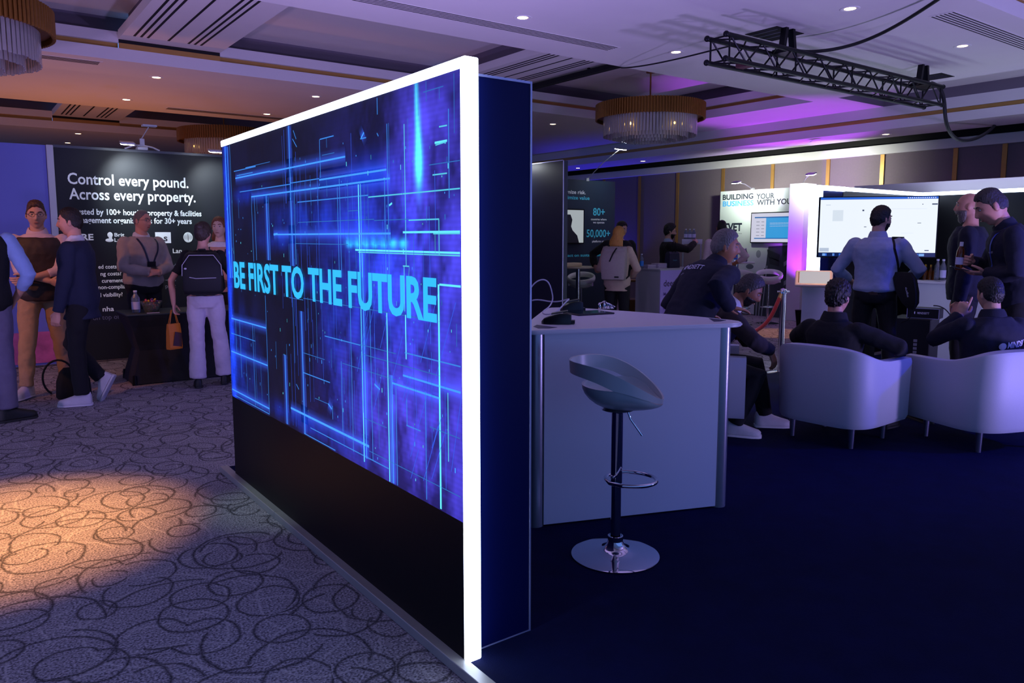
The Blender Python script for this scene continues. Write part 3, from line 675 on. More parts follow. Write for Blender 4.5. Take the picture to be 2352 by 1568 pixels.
c3 = copy_tree(c1); p = at_d(1612, 5.95); place(c3, (p.x, p.y, 0), zrot(p.x, p.y, 88), 'white tub armchair mostly hidden behind the counter corner under the bending man')
# ================================================================ booths on the left
M_bk = mat('board_black', '14191e', .55, spec=.4)
M_peri = mat('board_periwinkle', '6a72c4', .6)
M_post = mat('booth_post_white', 'b9bfc6', .5)
M_txtw = mat('print_white', 'dfe8ea', .6, emit='dfe8ea', es=.12)
M_txtg = mat('print_grey', '6f7884', .6)
YB = 10.551
t = thing('booth_wall', 'black exhibition wall with the white Control every pound lettering', 'booth wall', (2.4, YB, 0))
m = MB(); m.box(1.076, 4.6, YB, YB+.06, .02, 2.6); m.build('board', M_bk, t)
m = MB(); m.box(1.076, 4.6, YB-.012, YB+.07, 2.58, 2.61); m.build('top_rail', mat('rail_dark_alu', '55585c', .4, .7), t)
def on_board(s, x0, x1, z, mt=M_txtw, bold=.02, cap=None):
    return text('lettering', s, (x0, YB, z), (1, 0, 0), (0, 0, 1), x1-x0, cap, mt, t, bold)
on_board('Control every pound.', 1.205, 2.565, 2.165, bold=.016, cap=.135)
on_board('Across every property.', 1.210, 2.645, 1.985, bold=.016, cap=.135)
on_board('Trusted by 100+ housing property & facilities', 1.20, 2.71, 1.805, cap=.072)
on_board('management organisations for 30+ years', 1.22, 2.585, 1.705, cap=.072)
def bline(s, u0, u1, v, mt=M_txtw, cap=None, bold=.015):
    a, b = on_y(u0, v, YB), on_y(u1, v, YB); return on_board(s, a.x, b.x, a.z, mt, bold, cap)
bline('RE', 188, 215, 551, cap=.075, bold=.03); bline('Brit', 263, 286, 543, cap=.045); bline('Lan', 263, 284, 555, cap=.045); bline('Lan', 397, 418, 581, cap=.06)
bline('ed costs', 226, 268, 617, cap=.05); bline('ng costs?', 231, 279, 633, cap=.05); bline('curement?', 234, 286, 649, cap=.05); bline('non-compliance', 226, 305, 664, cap=.05); bline('d visibility?', 227, 282, 682, cap=.05)
bline('nha', 236, 262, 715, cap=.06); bline('on top of', 214, 275, 735, M_txtg, cap=.06, bold=.0)
bline('ds', 398, 409, 614, M_txtg, cap=.05); bline('-end', 380, 404, 646, M_txtg, cap=.05); bline('prec', 380, 404, 661, M_txtg, cap=.05)
a, b = on_y(356, 533, YB), on_y(393, 558, YB)
m = MB(); m.box(a.x, b.x, YB-.004, YB, b.z, a.z); m.build('logo_plate', M_txtw, t)
text('lettering', 'S', (on_y(376, 552, YB).x, YB-.005, on_y(376, 553, YB).z), (1, 0, 0), (0, 0, 1), .045, .055, M_bk, t, .03)
q = on_y(432, 545, YB)
m = MB()
for r in (.012, .03, .048, .066): m.tube([(q.x+r*math.cos(k*math.pi/12)*.8, YB-.002, q.z+.062*math.sin(k*math.pi/12)) for k in range(25)], .005, 6)
m.build('logo_rings', M_txtw, t)
q = on_y(251, 545, YB); m = MB(); m.ball((q.x+.01, YB, q.z+.03), (.03, .004, .035), 14); m.ball((q.x, YB, q.z-.035), (.045, .004, .022), 14); m.box(q.x-.005, q.x+.03, YB-.003, YB, q.z-.04, q.z+.03); m.build('logo_bust', M_txtw, t, True)
t = thing('booth_wall', 'plain periwinkle blue exhibition wall at the left edge behind the two men', 'booth wall', (-.6, YB, 0))
m = MB(); m.box(-3.0, 1.0, YB, YB+.06, .02, 2.60); m.build('board', M_peri, t)
m = MB(); m.box(.30, .98, YB-.02, YB, .05, .42); m.build('kick_graphic', mat('pink_graphic', 'c05a92', .6, noise_amt=.6, nscale=9), t)
m = MB(); m.box(1.004, 1.076, YB-.03, YB+.07, 0, 2.605, bev=.008)
tag(m.build('booth_post', M_post), 'pale square post between the blue and the black booth walls', 'post')
# arm floodlights
M_flood = glow('flood_lens', 'f4fbff', 40)
M_grey = mat('lamp_grey', 'b0b4b4', .45, .3)
def floodlight(label, head, foot, hl, hw, on=True, tgt=None, power=40, col='eaf6ff', ang=95, xd=(1, 0, 0), hx=0.):
    t = thing('arm_floodlight', label, 'floodlight', head)
    X = Vector(xd).normalized(); Z = Vector((0, 0, 1)); Yv = Z.cross(X)
    M = Matrix((X, Yv, Z)).transposed().to_4x4(); M.translation = Vector(head)
    M = M @ Matrix.Rotation(hx, 4, 'X')
    m = MB(); m.box(-hl/2, hl/2, -hw/2, hw/2, -.012, .014, M, bev=.006); hd_ = m.build('head', M_grey, t)
    m = MB(); m.box(-hl/2+.008, hl/2-.008, -hw/2+.008, hw/2-.008, -.02, -.011, M); m.build('lens', M_flood if on else M_black, hd_)
    p, q = Vector(head), Vector(foot); mid = (p+q)/2+Vector((0, 0, .03))
    m = MB(); m.tube([p, mid, q], .007, 8); m.box(q.x-.03, q.x+.03, q.y-.025, q.y+.025, q.z-.03, q.z+.02); m.build('arm', M_grey, t)
    if on: spot('flood_beam', Vector(head)+Vector((0, 0, -.03)), tgt, power, col, ang, .9, .05)
h1, h2 = on_y(292, 328, YB-.55), on_y(494, 346, YB-.55)
floodlight('lit arm lamp on the black booth wall, left one above the word every', h1, (2.02, YB+.03, 2.64), .15, .10, True, (1.98, YB, 2.15), 130, ang=85, hx=.25)
floodlight('lit arm lamp on the black booth wall beside the far end of the screen wall', h2, (3.05, YB+.03, 2.64), .15, .10, True, (2.95, YB, 2.1), 70, ang=85, hx=.25)
q = on_y(327, 344, YB); t = thing('wall_projector', 'white bracketed device with a thin mast on top of the black booth wall', 'projector', (q.x, YB+.03, 2.61))
m = MB(); m.box(q.x-.06, q.x+.06, YB-.04, YB+.10, 2.61, 2.65, bev=.01); m.box(q.x-.02, q.x+.03, YB, YB+.04, 2.65, 2.75); m.build('body', M_post, t)
m = MB(); m.tube([(q.x+.0, YB+.02, 2.75), (q.x+.05, YB-.2, 2.88)], .006, 6); m.box(q.x-.03, q.x+.13, YB-.26, YB-.16, 2.875, 2.895); m.tube([(q.x-.2, YB, 2.615), (q.x-.1, YB, 2.66), (q.x, YB, 2.67), (q.x+.12, YB, 2.65), (q.x+.2, YB, 2.615)], .01, 8); m.build('mast', M_post, t)
# black cloth table with bottle and sweets
M_cloth = mat('black_cloth', '08090b', .8, bump=.1, bscale=60)
M_clothtop = mat('cloth_top', '2a3432', .6)
t = thing('draped_table', 'table in tight black cloth standing before the black booth wall', 'table', (2.1, 8.9, 0))
m = MB(); x0, x1, y0, y1 = 1.43, 3.0, 8.58, 9.22
P = lambda x, y, z: Vector((x, y, z))
R = [[P(x0+dx, y0+dy, z), P(x1-dx, y0+dy, z), P(x1-dx, y1-dy, z), P(x0+dx, y1-dy, z)] for z, dx, dy in ((0.01, .03, .03), (.10, .05, .05), (.35, .12, .10), (.6, .05, .05), (.735, 0, 0))]
m.rings(R); m.build('cloth', M_cloth, t)
m = MB(); m.box(x0-.004, x1+.004, y0-.004, y1+.004, .728, .742, bev=.004); m.build('table_top', M_clothtop, t)
for x, y in ((x0+.05, y0+.05), (x1-.05, y0+.05), (x0+.05, y1-.05), (x1-.05, y1-.05)):
    m = MB(); m.cyl((x, y, 0), (x, y, .10), .028, .02, 14); m.build('foot', M_black, t, True)
M_pet = mat('clear_plastic', 'b8c8dc', .08, trans=.75)
M_label = mat('paper_label', 'c8c8e4', .6); M_bluelabel = mat('blue_label', '2a86d8', .5); M_cap = mat('white_cap', 'd8d8e8', .5)
def bottle(label, loc, h=.24, r=.033, lab=M_label, body=None, cap=M_cap, cat='bottle', group=None, name='water_bottle'):
    t = thing(name, label, cat, loc, group=group); x, y, z = loc
    m = MB(); m.lathe([(.001, 0), (r*.9, .002), (r, .01), (r, h*.62), (r*.95, h*.68), (r*.42, h*.84), (r*.38, h*.93), (.001, h*.93)], loc, 20); m.build('bottle_body', body or M_pet, t, True)
    m = MB(); m.lathe([(r*1.02, h*.16), (r*1.02, h*.5)], loc, 20, cap=False); m.build('bottle_label', lab, t, True)
    m = MB(); m.lathe([(r*.42, h*.92), (r*.45, h*.93), (r*.45, h), (.001, h)], loc, 16); m.build('bottle_cap', cap, t, True)
    return t
q = on_z(313, 718, .742); bottle('clear water bottle with pale label on the black table', (q.x, q.y, .742), .235, .042)
q = on_z(348, 716, .742)
t = thing('sweet_bowl', 'clear glass bowl heaped with bright wrapped sweets on the black table', 'bowl', (q.x, q.y, .742))
m = MB(); m.lathe([(.001, 0), (.065, 0), (.115, .115), (.108, .115), (.06, .008), (.001, .008)], (q.x, q.y, .742), 28); m.build('bowl', mat('bowl_glass', 'c4d4cc', .05, trans=.85), t, True)
SW = [mat('sweet_'+n, c, .3) for n, c in (('red', 'c22a3c'), ('yellow', 'e0b428'), ('pink', 'e07a9a'), ('orange', 'd8672a'), ('white', 'e0d8d0'), ('violet', '5a3a8a'))]
rr = random.Random(3)
for i in range(60):
    a = rr.uniform(0, 6.28); z = rr.uniform(.02, .135); r = rr.uniform(0, 1)**.6*(.05+.045*min(1, z/.115))*(1 if z < .11 else .8)
    m = MB(); m.ball((0, 0, 0), (.016, .011, .010), 8); o = m.build('wrapped_sweet', SW[i % 6], None, True)
    o.location = (q.x+r*math.cos(a), q.y+r*math.sin(a), .742+z); o.rotation_euler = (rr.uniform(0, 3), rr.uniform(0, 3), rr.uniform(0, 3))
    tag(o, 'wrapped sweets heaped in the glass bowl on the black table', 'sweet', 'wrapped sweets in the glass bowl')
q = on_z(352, 719, .742); m = MB(); m.box(q.x-.06, q.x+.06, q.y-.015, q.y+.015, .743, .748); tag(m.build('name_card', M_label), 'white strip card in front of the sweet bowl', 'card')
# ================================================================ booths behind the counter
t = thing('booth_wall', 'dark booth wall end with a bright edge line behind the screen wall', 'booth wall', (6.35, 8.6, 0))
m = MB(); m.box(6.312, 6.385, 7.49, 9.70, 0, 2.49); m.build('board', mat('board_navy', '0a0e2a', .45), t)
m = MB(); m.box(6.306, 6.314, 7.484, 7.494, 0, 2.5); m.box(6.306, 6.314, 7.484, 9.7, 2.49, 2.5); m.build('edge_profile', M_edge, t)
floodlight('blazing light bar on top of the dark booth wall right of the screen wall', (6.15, 8.35, 2.52), (6.34, 8.6, 2.52), .42, .12, True, (6.6, 8.2, 1.2), 10, xd=(.2, 1, 0))
M_teal = mat('board_teal', '122c40', .55)
M_tealtxt = mat('print_teal', '3fb4cc', .6, emit='3fb4cc', es=.15)
YT = 9.75
t = thing('booth_wall', 'dark teal booth wall with the big turquoise figures 80+ and 50,000+', 'booth wall', (8.3, YT, 0))
m = MB(); m.box(6.39, 9.388, YT, YT+.06, .02, 2.485); m.build('board', M_teal, t)
def tl(s, u1, v, w_px, mt, cap, bold=.015, al='R'):
    a = on_y(u1, v, YT); b = on_y(u1-w_px, v, YT); return text('lettering', s, a, (1, 0, 0), (0, 0, 1), abs(a.x-b.x), cap, mt, t, bold, align=al)
tl('Minimize risk.', 1345, 446, 62, M_txtw, .062, .012); tl('Maximize value', 1354, 459, 70, M_tealtxt, .062, .012)
tl('80+', 1389, 495, 27, M_tealtxt, .13); tl('countries where', 1393, 506, 36, M_txtw, .035); tl('we operate', 1388, 513, 26, M_txtw, .035); tl('50,000+', 1401, 544, 54, M_tealtxt, .13); tl('platform users', 1394, 556, 34, M_txtw, .035); tl('and act on sustainability', 1385, 588, 100, M_tealtxt, .05)
t = thing('wall_screen', 'screen on the teal wall showing a dark suited figure before pale curtains', 'screen', (8.3, YT-.05, 1.6))
a, b = on_y(1262, 481, YT), on_y(1334, 557, YT)
m = MB(); m.box(a.x-.02, b.x+.02, YT-.06, YT-.005, b.z-.02, a.z+.02); m.build('bezel', M_black, t)
m = MB(); m.mi = 0; m.box(a.x, b.x, YT-.063, YT-.06, b.z, a.z); m.mi = 1
w, h = b.x-a.x, a.z-b.z; cxs = a.x+w*.50
m.prism([(cxs-.16*w*1.2, b.z+h*.0), (cxs+.36*w, b.z), (cxs+.30*w, b.z+h*.22), (cxs+.15*w, b.z+h*.38), (cxs+.1*w, b.z+h*.5), (cxs+.14*w, b.z+h*.7), (cxs+.08*w, b.z+h*.86), (cxs-.08*w, b.z+h*.86), (cxs-.1*w, b.z+.3*h)], YT-.0645, YT-.063, Matrix(((1, 0, 0, 0), (0, 0, 1, 0), (0, 1, 0, 0), (0, 0, 0, 1))))
m.build('picture', [glow('screen_pale', 'b9c2c8', .7), mat('picture_dark', '10131c', .5, emit='10131c', es=.3)], t)
floodlight('lit arm lamp reaching up from the teal booth wall', (9.02, YT-.5, 2.98), (8.75, YT+.02, 2.5), .20, .10, True, (8.95, YT, 1.7), 16, hx=.2)
# high table with stool in the teal booth
M_tabletop = mat('maple_top', 'e0cfae', .4); M_wood = mat('oak_bench', '9a6a34', .5, noise_amt=.25, nscale=7)
def pole_table(label, x, y, h, rt, z0=0., top=M_tabletop):
    t = thing('high_table', label, 'table', (x, y, z0))
    m = MB(); m.lathe([(.001, h-.028), (rt-.01, h-.028), (rt, h-.014), (rt-.006, h), (.001, h)], (x, y, 0), 40); m.build('table_top', top, t, True)
    m = MB(); m.cyl((x, y, z0+.02), (x, y, h-.028), .035); m.build('pole', M_chrome, t, True)
    m = MB(); m.lathe([(.001, z0), (.24, z0), (.24, z0+.008), (.05, z0+.03), (.001, z0+.03)], (x, y, 0), 36); m.build('base', M_chrome, t, True)
p = at_d(1328, 12.1); pole_table('round pale high table on a chrome pole in the teal booth', p.x, p.y, 1.075, .30)
q = Vector((p.x-.11, p.y+.02, 1.076)); m = MB(); m.box(q.x-.21, q.x+.13, q.y-.10, q.y+.10, 1.076, 1.135, bev=.015); tag(m.build('brochure_stack', mat('paper_cream', 'e8d2a8', .6)), 'cream block of brochures on the round table in the teal booth', 'brochures')
M_stoolw = mat('stool_white', 'd6d8d2', .4)
def ring_stool(label):
    t = thing('bar_stool', label, 'bar stool', group='white ring backed bar stools')
    n = 40; m = MB(); R = []
    for i in range(n):      # padded ring, back (+Y) higher
        a = 2*math.pi*i/n; c = Vector((.215*math.cos(a), .205*math.sin(a), .86+.06*math.sin(a))); o = Vector((math.cos(a), math.sin(a), 0))
        R.append([c+o*.022*math.cos(k*math.pi/4)+Vector((0, 0, .045*math.sin(k*math.pi/4))) for k in range(8)])
    vs = [[m.bm.verts.new(p) for p in r] for r in R]
    for i in range(n):
        for k in range(8): m.bm.faces.new((vs[i][k], vs[i][(k+1) % 8], vs[(i+1) % n][(k+1) % 8], vs[(i+1) % n][k]))
    m.build('backrest', M_stoolw, t, True, 60)
    m = MB(); m.lathe([(.001, .70), (.10, .705), (.17, .735), (.19, .765), (.175, .775), (.001, .755)], (0, -.01, 0), 32); m.box(-.20, -.17, -.08, .02, .74, .86); m.box(.17, .20, -.08, .02, .74, .86); m.build('seat', M_stoolw, t, True, 50)
    m = MB(); m.cyl((0, 0, .03), (0, 0, .71), .024, n=16); m.build('column', M_chrome, t, True)
    m = MB(); m.lathe([(.001, 0), (.20, 0), (.20, .008), (.06, .03), (.03, .07), (.001, .07)], n=32); m.build('base', M_chrome, t, True)
    m = MB(); m.tube([(.13*math.cos(a), -.06+.11*math.sin(a), .30) for a in [2*math.pi*k/20 for k in range(21)]], .009, 8); m.tube([(0, 0, .30), (0, -.16, .30)], .008, 6); m.build('footrest', M_chrome, t, True)
    return t
p = at_d(1335, 12.55); s1 = place(ring_stool('white ring backed bar stool behind the pale high table'), (p.x, p.y, .0), zrot(p.x, p.y, 10))
p = at_d(1768, 13.6); s2 = copy_tree(s1); place(s2, (p.x, p.y, 0), zrot(p.x, p.y, 0), 'white ring backed bar stool in front of the mural, with its footrest showing')
p = at_d(1706, 13.4); s3 = copy_tree(s1); place(s3, (p.x, p.y, -.06+.06), zrot(p.x, p.y, -20), 'white bar stool behind the blue lit table pole, above the bending man')
p = at_d(1466, 12.6)
t = thing('oak_stand', 'oak side stand with a lower block seen right of the blonde woman', 'side table', (p.x, p.y, 0))
R_ = zrot(p.x, p.y, 0); M = Matrix.Translation((p.x, p.y, 0)) @ Matrix.Rotation(R_, 4, 'Z')
m = MB(); m.box(-.20, .12, -.18, .18, .81, .84, M, bev=.006); m.build('table_top', M_wood, t)
m = MB(); m.box(-.025, .025, -.025, .025, .52, .81, M); m.build('stem', M_wood, t)
m = MB(); m.box(-.20, .12, -.2, .2, 0.0, .52, M, bev=.006); m.build('plinth', M_wood, t)
# deepki counter
M_purple_lit = mat('panel_lilac', 'b9a6e8', .5); M_pale = mat('panel_pale', 'b4b8b8', .5); M_ink = mat('ink_dark', '231a3c', .6); M_inkl = mat('ink_violet', '6a5aa8', .6)  # front panel's lilac is purple light put into its colour
p = at_d(1516, 11.4, 1.)
t = thing('promo_counter', 'white promotion counter with a lilac front lettered deepki', 'counter', (p.x+.4, p.y+.3, 0))
m = MB(); m.box(p.x, p.x+1.0, p.y, p.y+.50, 0, 1.04); m.build('carcass', M_pale, t)
m = MB(); m.box(p.x, p.x+1.0, p.y-.012, p.y-.001, 0, 1.04); m.build('front_panel', M_purple_lit, t)
m = MB(); m.box(p.x-.02, p.x+1.02, p.y-.02, p.y+.52, 1.04, 1.06); m.build('counter_top', M_pale, t)
for s, w, z, mt, c in (('deepki', .36, .80, M_ink, .10), ('Most trusted', .42, .66, M_inkl, .055), ('sustainability', .42, .56, M_ink, .055), ('solutions for', .40, .46, M_ink, .055), ('real estate', .34, .36, M_ink, .055)):
    text('lettering', s, (p.x+.07, p.y-.013, z), (1, 0, 0), (0, 0, 1), w, c, mt, t, .005)
CT = 1.061
bottle('water bottle with blue label on the left end of the lilac promotion counter', (p.x+.02, p.y+.40, CT), .22, .032, M_bluelabel)
for k, (dx, dy, n) in enumerate(((.13, .34, 5), (.30, .30, 7))):
    for i in range(n):
        m = MB(); m.box(p.x+dx-.10, p.x+dx+.10, p.y+dy-.07, p.y+dy+.07, CT+i*.0105, CT+i*.0105+.0098, Matrix.Translation((p.x+dx, p.y+dy, 0)) @ Matrix.Rotation(rr.uniform(-.1, .1), 4, 'Z') @ Matrix.Translation((-p.x-dx, -p.y-dy, 0)))
        tag(m.build('magazine', mat('mag_a', 'a79cc0', .5) if i % 2 else mat('mag_b', 'c9c2c0', .5)), ['magazines in the low stack next to the bottle on the lilac counter', 'magazines in the tall stack at the middle of the lilac counter'][k], 'magazine', 'magazines on the lilac counter')
t = thing('tote_bag', 'dark blue tote bag standing on the promotion counter', 'bag', (p.x+.52, p.y+.25, CT))
m = MB(); x, y = p.x+.54, p.y+.25; m.rings([[Vector((x+sx*w, y+sy*d, CT+z)) for sx, sy in ((-1, -1), (1, -1), (1, 1), (-1, 1))] for z, w, d in ((0, .115, .05), (.02, .12, .055), (.22, .108, .045), (.25, .10, .02))]); m.build('bag_body', mat('tote_navy', '1c2136', .7), t)
m = MB(); m.tube([(x-.04, y-.03, CT+.24), (x-.03, y-.03, CT+.40), (x+.03, y-.03, CT+.40), (x+.04, y-.03, CT+.24)], .006, 6); m.build('handle', M_black, t)
text('lettering', 'deepki', (x-.045, y-.056, CT+.11), (1, 0, 0), (0, .12, 1), .09, .02, mat('bag_print', '3f8a9a', .6), t)
# tall white table with bottle pack
p = at_d(1588, 12.9); t = thing('poseur_table', 'tall white square table holding a pack of water bottles', 'table', (p.x, p.y, 0))
M = Matrix.Translation((p.x, p.y, 0)) @ Matrix.Rotation(zrot(p.x, p.y, 0), 4, 'Z')
m = MB(); m.box(-.16, .17, -.17, .17, 1.42, 1.50, M); m.build('table_top', M_cap, t)
for sx in (-.14, .15):
    for sy in (-.15, .15):
        m = MB(); m.box(sx-.012, sx+.012, sy-.012, sy+.012, 0, 1.42, M); m.build('leg', M_post, t)
for i in range(3):
    for j in range(2):
        w = M @ Vector((-.10+i*.066, -.04+j*.066, 1.501)); bottle('clear bottles packed together on the tall white table', tuple(w), .17, .03, M_label, group='bottle pack on the tall white table')
# BUILDING booth
XB = 12.76
M_pw = mat('board_white', 'c6d0cc', .6)
t = thing('booth_wall', 'white booth wall printed BUILDING YOUR BUSINESS WITH YOU', 'booth wall', (XB, 9.3, 0))
m = MB(); m.box(XB, XB+.06, 8.42, 10.18, .02, 2.455); m.build('board', M_pw, t)
M_inkn = mat('ink_navy', '0c1a2c', .6); M_inkb = mat('ink_sky', '4aa6dc', .6)
def bl(s, u0, u1, v, mt, cap, bold=.02):
    a, b = on_x(u0, v, XB), on_x(u1, v, XB); return text('lettering', s, a, (0, -1, 0), (0, 0, 1), abs(a.y-b.y), cap, mt, t, bold)
bl('BUILDING', 1660, 1730, 459, M_inkn, .105, .03); bl('YOUR', 1737, 1779, 457, M_inkn, .105, .03); bl('BUSINESS', 1660, 1731, 474, M_inkb, .105, .03); bl('WITH YOU', 1738, 1818, 471, M_inkn, .105, .03); bl('TVET', 1661, 1704, 530, M_inkn, .155, .04); bl('for business', 1680, 1704, 537, M_inkn, .02, 0)
# printed mural under the screen: grey towers
a = on_x(1700, 575, XB); b = on_x(1831, 735, XB)
cols = [mat('mural_%d' % i, c, .7) for i, c in enumerate(('20262c', '363e44', '5a646a', '8a9496', 'a7b2b0'))]
m = MB()
def mq(pts, k, dx=.002):
    m.mi = k; vs = [on_x(u, v, XB-dx) for u, v in pts]; m.quad(*vs)
mq([(1765, 566), (1831, 562), (1831, 735), (1742, 735)], 1)
mq([(1762, 572), (1792, 585), (1788, 600), (1764, 590)], 0, .003); mq([(1766, 590), (1790, 598), (1790, 612), (1768, 606)], 0, .003)
for i in range(7): mq([(1800+i*0, 580+i*22), (1829, 562+i*22), (1829, 570+i*22), (1800, 590+i*22)], 3 if i % 2 else 0, .003)
for i in range(6): mq([(1735+i*5, 640-i*6), (1738+i*5, 640-i*6), (1734+i*3, 735), (1731+i*3, 735)], 3 if i % 2 else 0, .0035)
m.mi = 3; m.ball(on_x(1742, 583, XB-.001), (.004, .055, .075), 16); m.mi = 2; m.ball(on_x(1722, 612, XB-.001), (.003, .09, .05), 16)
m.build('mural', cols, t)
t = thing('wall_screen', 'wall monitor with a pale slide and sky blue panel on the white booth wall', 'screen', (XB-.05, 8.9, 1.75))
A_, B_ = on_x(1725, 488, XB-.06), on_x(1724, 558, XB-.06); Cc = on_x(1834, 487, XB-.06)
y0, y1, z0, z1 = Cc.y, A_.y, B_.z, A_.z
m = MB(); m.box(XB-.06, XB-.005, y0, y1, z0, z1, bev=.006); m.build('bezel', M_black, t)
m = MB(); m.mi = 0; m.box(XB-.062, XB-.058, y0+.02, y1-.02, z0+.02, z1-.02); W_, H_ = y1-y0, z1-z0
def rc(f0, f1, g0, g1, k): m.mi = k; m.box(XB-.0635, XB-.062, y1-f1*W_, y1-f0*W_, z0+g0*H_, z0+g1*H_)
rc(.09, .92, .81, .85, 1); rc(.09, .92, .14, .17, 1); rc(.34, .97, .17, .81, 2)
for i in range(5): rc(.13, .2, .24+i*.11, .255+i*.11, 3); rc(.24, .30, .24+i*.11, .255+i*.11, 3)
for g in (.6, .64, .54): rc(.42, .85, g, g+.012, 0)
m.build('picture', [glow('slide_white', 'e4e4fa', .75), glow('slide_blue', '1e74c4', .7), glow('slide_sky', '3aa8ec', .8), glow('slide_grey', '8a90a8', .5)], t)
floodlight('dark unlit looking arm lamp above the word BUILDING', on_x(1691, 418, 12.0), (XB+.02, 9.42, 2.47), .16, .10, True, (13.3, 9.6, 2.6), 200, 'f0fbe8', 140, xd=(0, 1, 0), hx=-.3)
floodlight('arm lamp rising from the top left of the glowing totem', on_x(1863, 399, 12.0), (XB+.02, 8.35, 2.50), .16, .10, True, (13.3, 8.0, 2.6), 220, 'f0fbe8', 140, xd=(0, 1, 0), hx=-.3)
m = MB(); m.box(12.48, XB+.1, 8.10, 8.40, 0, 2.50, bev=.004); tag(m.build('booth_pillar', mat('pillar_white', 'cfc8d4', .55)), 'square white pillar flooded with purple light beside the white booth wall', 'pillar')
p = at_d(1840, 13.2); t = thing('uplighter', 'small black floor uplighter throwing purple light up the pillar', 'uplighter', (p.x, p.y, 0))
m = MB(); m.lathe([(.03, .0), (.035, .06), (.06, .26), (.065, .28), (.055, .28), (.001, .24)], (p.x, p.y, 0), 20); m.build('can', M_black, t, True)
m = MB(); m.lathe([(.001, .262), (.05, .262), (.05, .268), (.001, .268)], (p.x, p.y, 0), 18); m.build('lens', glow('magenta_lens', 'd050ff', 20), t)
UPL = Vector((p.x, p.y, .30))
# table with bottles in the white booth
p = at_d(1692, 13.0); pole_table('pale high table on a blue lit chrome pole in the white booth', p.x, p.y, 1.12, .30, top=M_pw)
for dx, dy, l in ((-.19, .05, 'leftmost of three blue labelled bottles on the white booth table, by the man in pink'), (.0, .02, 'middle of three blue labelled bottles on the white booth table'), (.10, -.06, 'rightmost of three blue labelled bottles on the white booth table')):
    bottle(l, (p.x+dx*CYA, p.y-dx*SY+dy, 1.121), .23, .033, M_bluelabel)
# rope barrier
p = at_d(1801, 8.55); t = thing('barrier_post', 'chrome barrier post holding the red rope, behind the left armchair', 'barrier post', (p.x, p.y, 0))
m = MB(); m.cyl((p.x, p.y, .02), (p.x, p.y, .93), .03, n=24); m.lathe([(.03, .90), (.038, .905), (.038, .94), (.03, .955), (.001, .965)], (p.x, p.y, 0), 24); m.build('pole', M_chrome, t, True)
m = MB(); m.lathe([(.001, 0), (.16, 0), (.16, .01), (.05, .03), (.001, .03)], (p.x, p.y, 0), 32); m.build('base', M_chrome, t, True)
m = MB(); m.tube([(p.x-.07*CYA, p.y+.07*SY, .925), (p.x+.07*CYA, p.y-.07*SY, .925)], .012, 10); m.build('hook_ring', M_chrome, t, True)
def pr_(u, v, d): r_ = ray(u, v); k = d/(r_[0]*SY+r_[1]*CYA); return (r_[0]*k, r_[1]*k, CAMZ+r_[2]*k)
t = thing('barrier_rope', 'red velvet rope swagged from the chrome barrier post', 'rope', pr_(1760, 740, 8.5))
cable('rope', [pr_(1794, 676, 8.55), pr_(1788, 690, 8.5), pr_(1778, 715, 8.45), pr_(1760, 745, 8.4), pr_(1728, 766, 8.3), pr_(1690, 772, 8.2), pr_(1650, 740, 8.1), pr_(1630, 690, 8.1)], .022, mat('red_velvet', 'c21d22', .6, sheen=.5, bump=.4, bscale=90), None); adopt(bpy.data.objects['rope'], t)
m = MB(); m.tube([pr_(1795, 674, 8.55), pr_(1790, 686, 8.52)], .024, 12); m.build('end_cap', mat('brass', 'd8b070', .3, .8), t)
# ================================================================ the stand's back part
t = thing('stand_wall', 'black stand back wall with a glowing white strip along its top', 'stand wall', (10.66, 5.15, .04))
m = MB(); m.box(8.74, 10.70, 5.146, 5.20, .04, 2.085); m.box(10.658, 10.72, -2.5, 5.146, .04, 2.085); m.build('panel', mat('panel_gloss_black', '08080c', .3), t)
m = MB(); m.box(8.74, 10.658, 5.125, 5.20, 2.087, 2.13); m.box(10.635, 10.72, -2.5, 5.125, 2.087, 2.13); m.build('light_strip', M_frame, t)
t = thing('light_totem', 'narrow black totem edged by a glowing white bar left of the big monitor', 'totem', (8.45, 5.15, .04))
m = MB(); m.box(8.15, 8.235, 5.10, 5.22, .04, 2.13); m.box(8.235, 8.70, 5.10, 5.22, 2.075, 2.13); m.build('light_frame', M_frame, t)
m = MB(); m.box(8.235, 8.70, 5.13, 5.22, .04, 2.075); m.build('panel', M_navy, t)
m = MB(); m.box(10.90, 10.97, -2.5, 6.25, 0, 2.285, bev=.004); tag(m.build('partition', mat('partition_white', 'cfc4cc', .6)), 'plain white partition top showing above the glowing strip of the stand', 'partition')
# monitor
L0, R0 = at_d(1875, 8.65), at_d(2149, 8.35)
t = thing('monitor', 'large bright monitor with a white web page, behind the man in the blue shirt', 'monitor', tuple((L0+R0)/2+Vector((0, 0, .04))))
D = (R0-L0); Wd = D.length; D.normalize(); Nn = Vector((D.y, -D.x, 0)); 
Mx = Matrix((D, -Nn, Vector((0, 0, 1)))).transposed().to_4x4(); Mx.translation = Vector((L0.x, L0.y, 1.305))
HH = .675
m = MB(); m.box(0, Wd, 0, .05, 0, HH, Mx, bev=.006); m.build('bezel', M_black, t)
m = MB()
def mrect(f0, f1, g0, g1, k, e=.001): m.mi = k; m.box(f0*Wd, f1*Wd, -.001-e, -.0002, g0*HH, g1*HH, Mx)
mrect(.012, .988, .085, .95, 0, 0); mrect(.012, .988, .952, .985, 1); mrect(.012, .988, .02, .082, 2)
rr = random.Random(5)
for i in range(26): f = rr.uniform(.03, .9); mrect(f, f+rr.uniform(.01, .03), .03, .07, rr.choice((1, 3)), .0016)
for i in range(14): f = .74+i*.017; mrect(f, f+.008, .962, .976, 0, .0016)
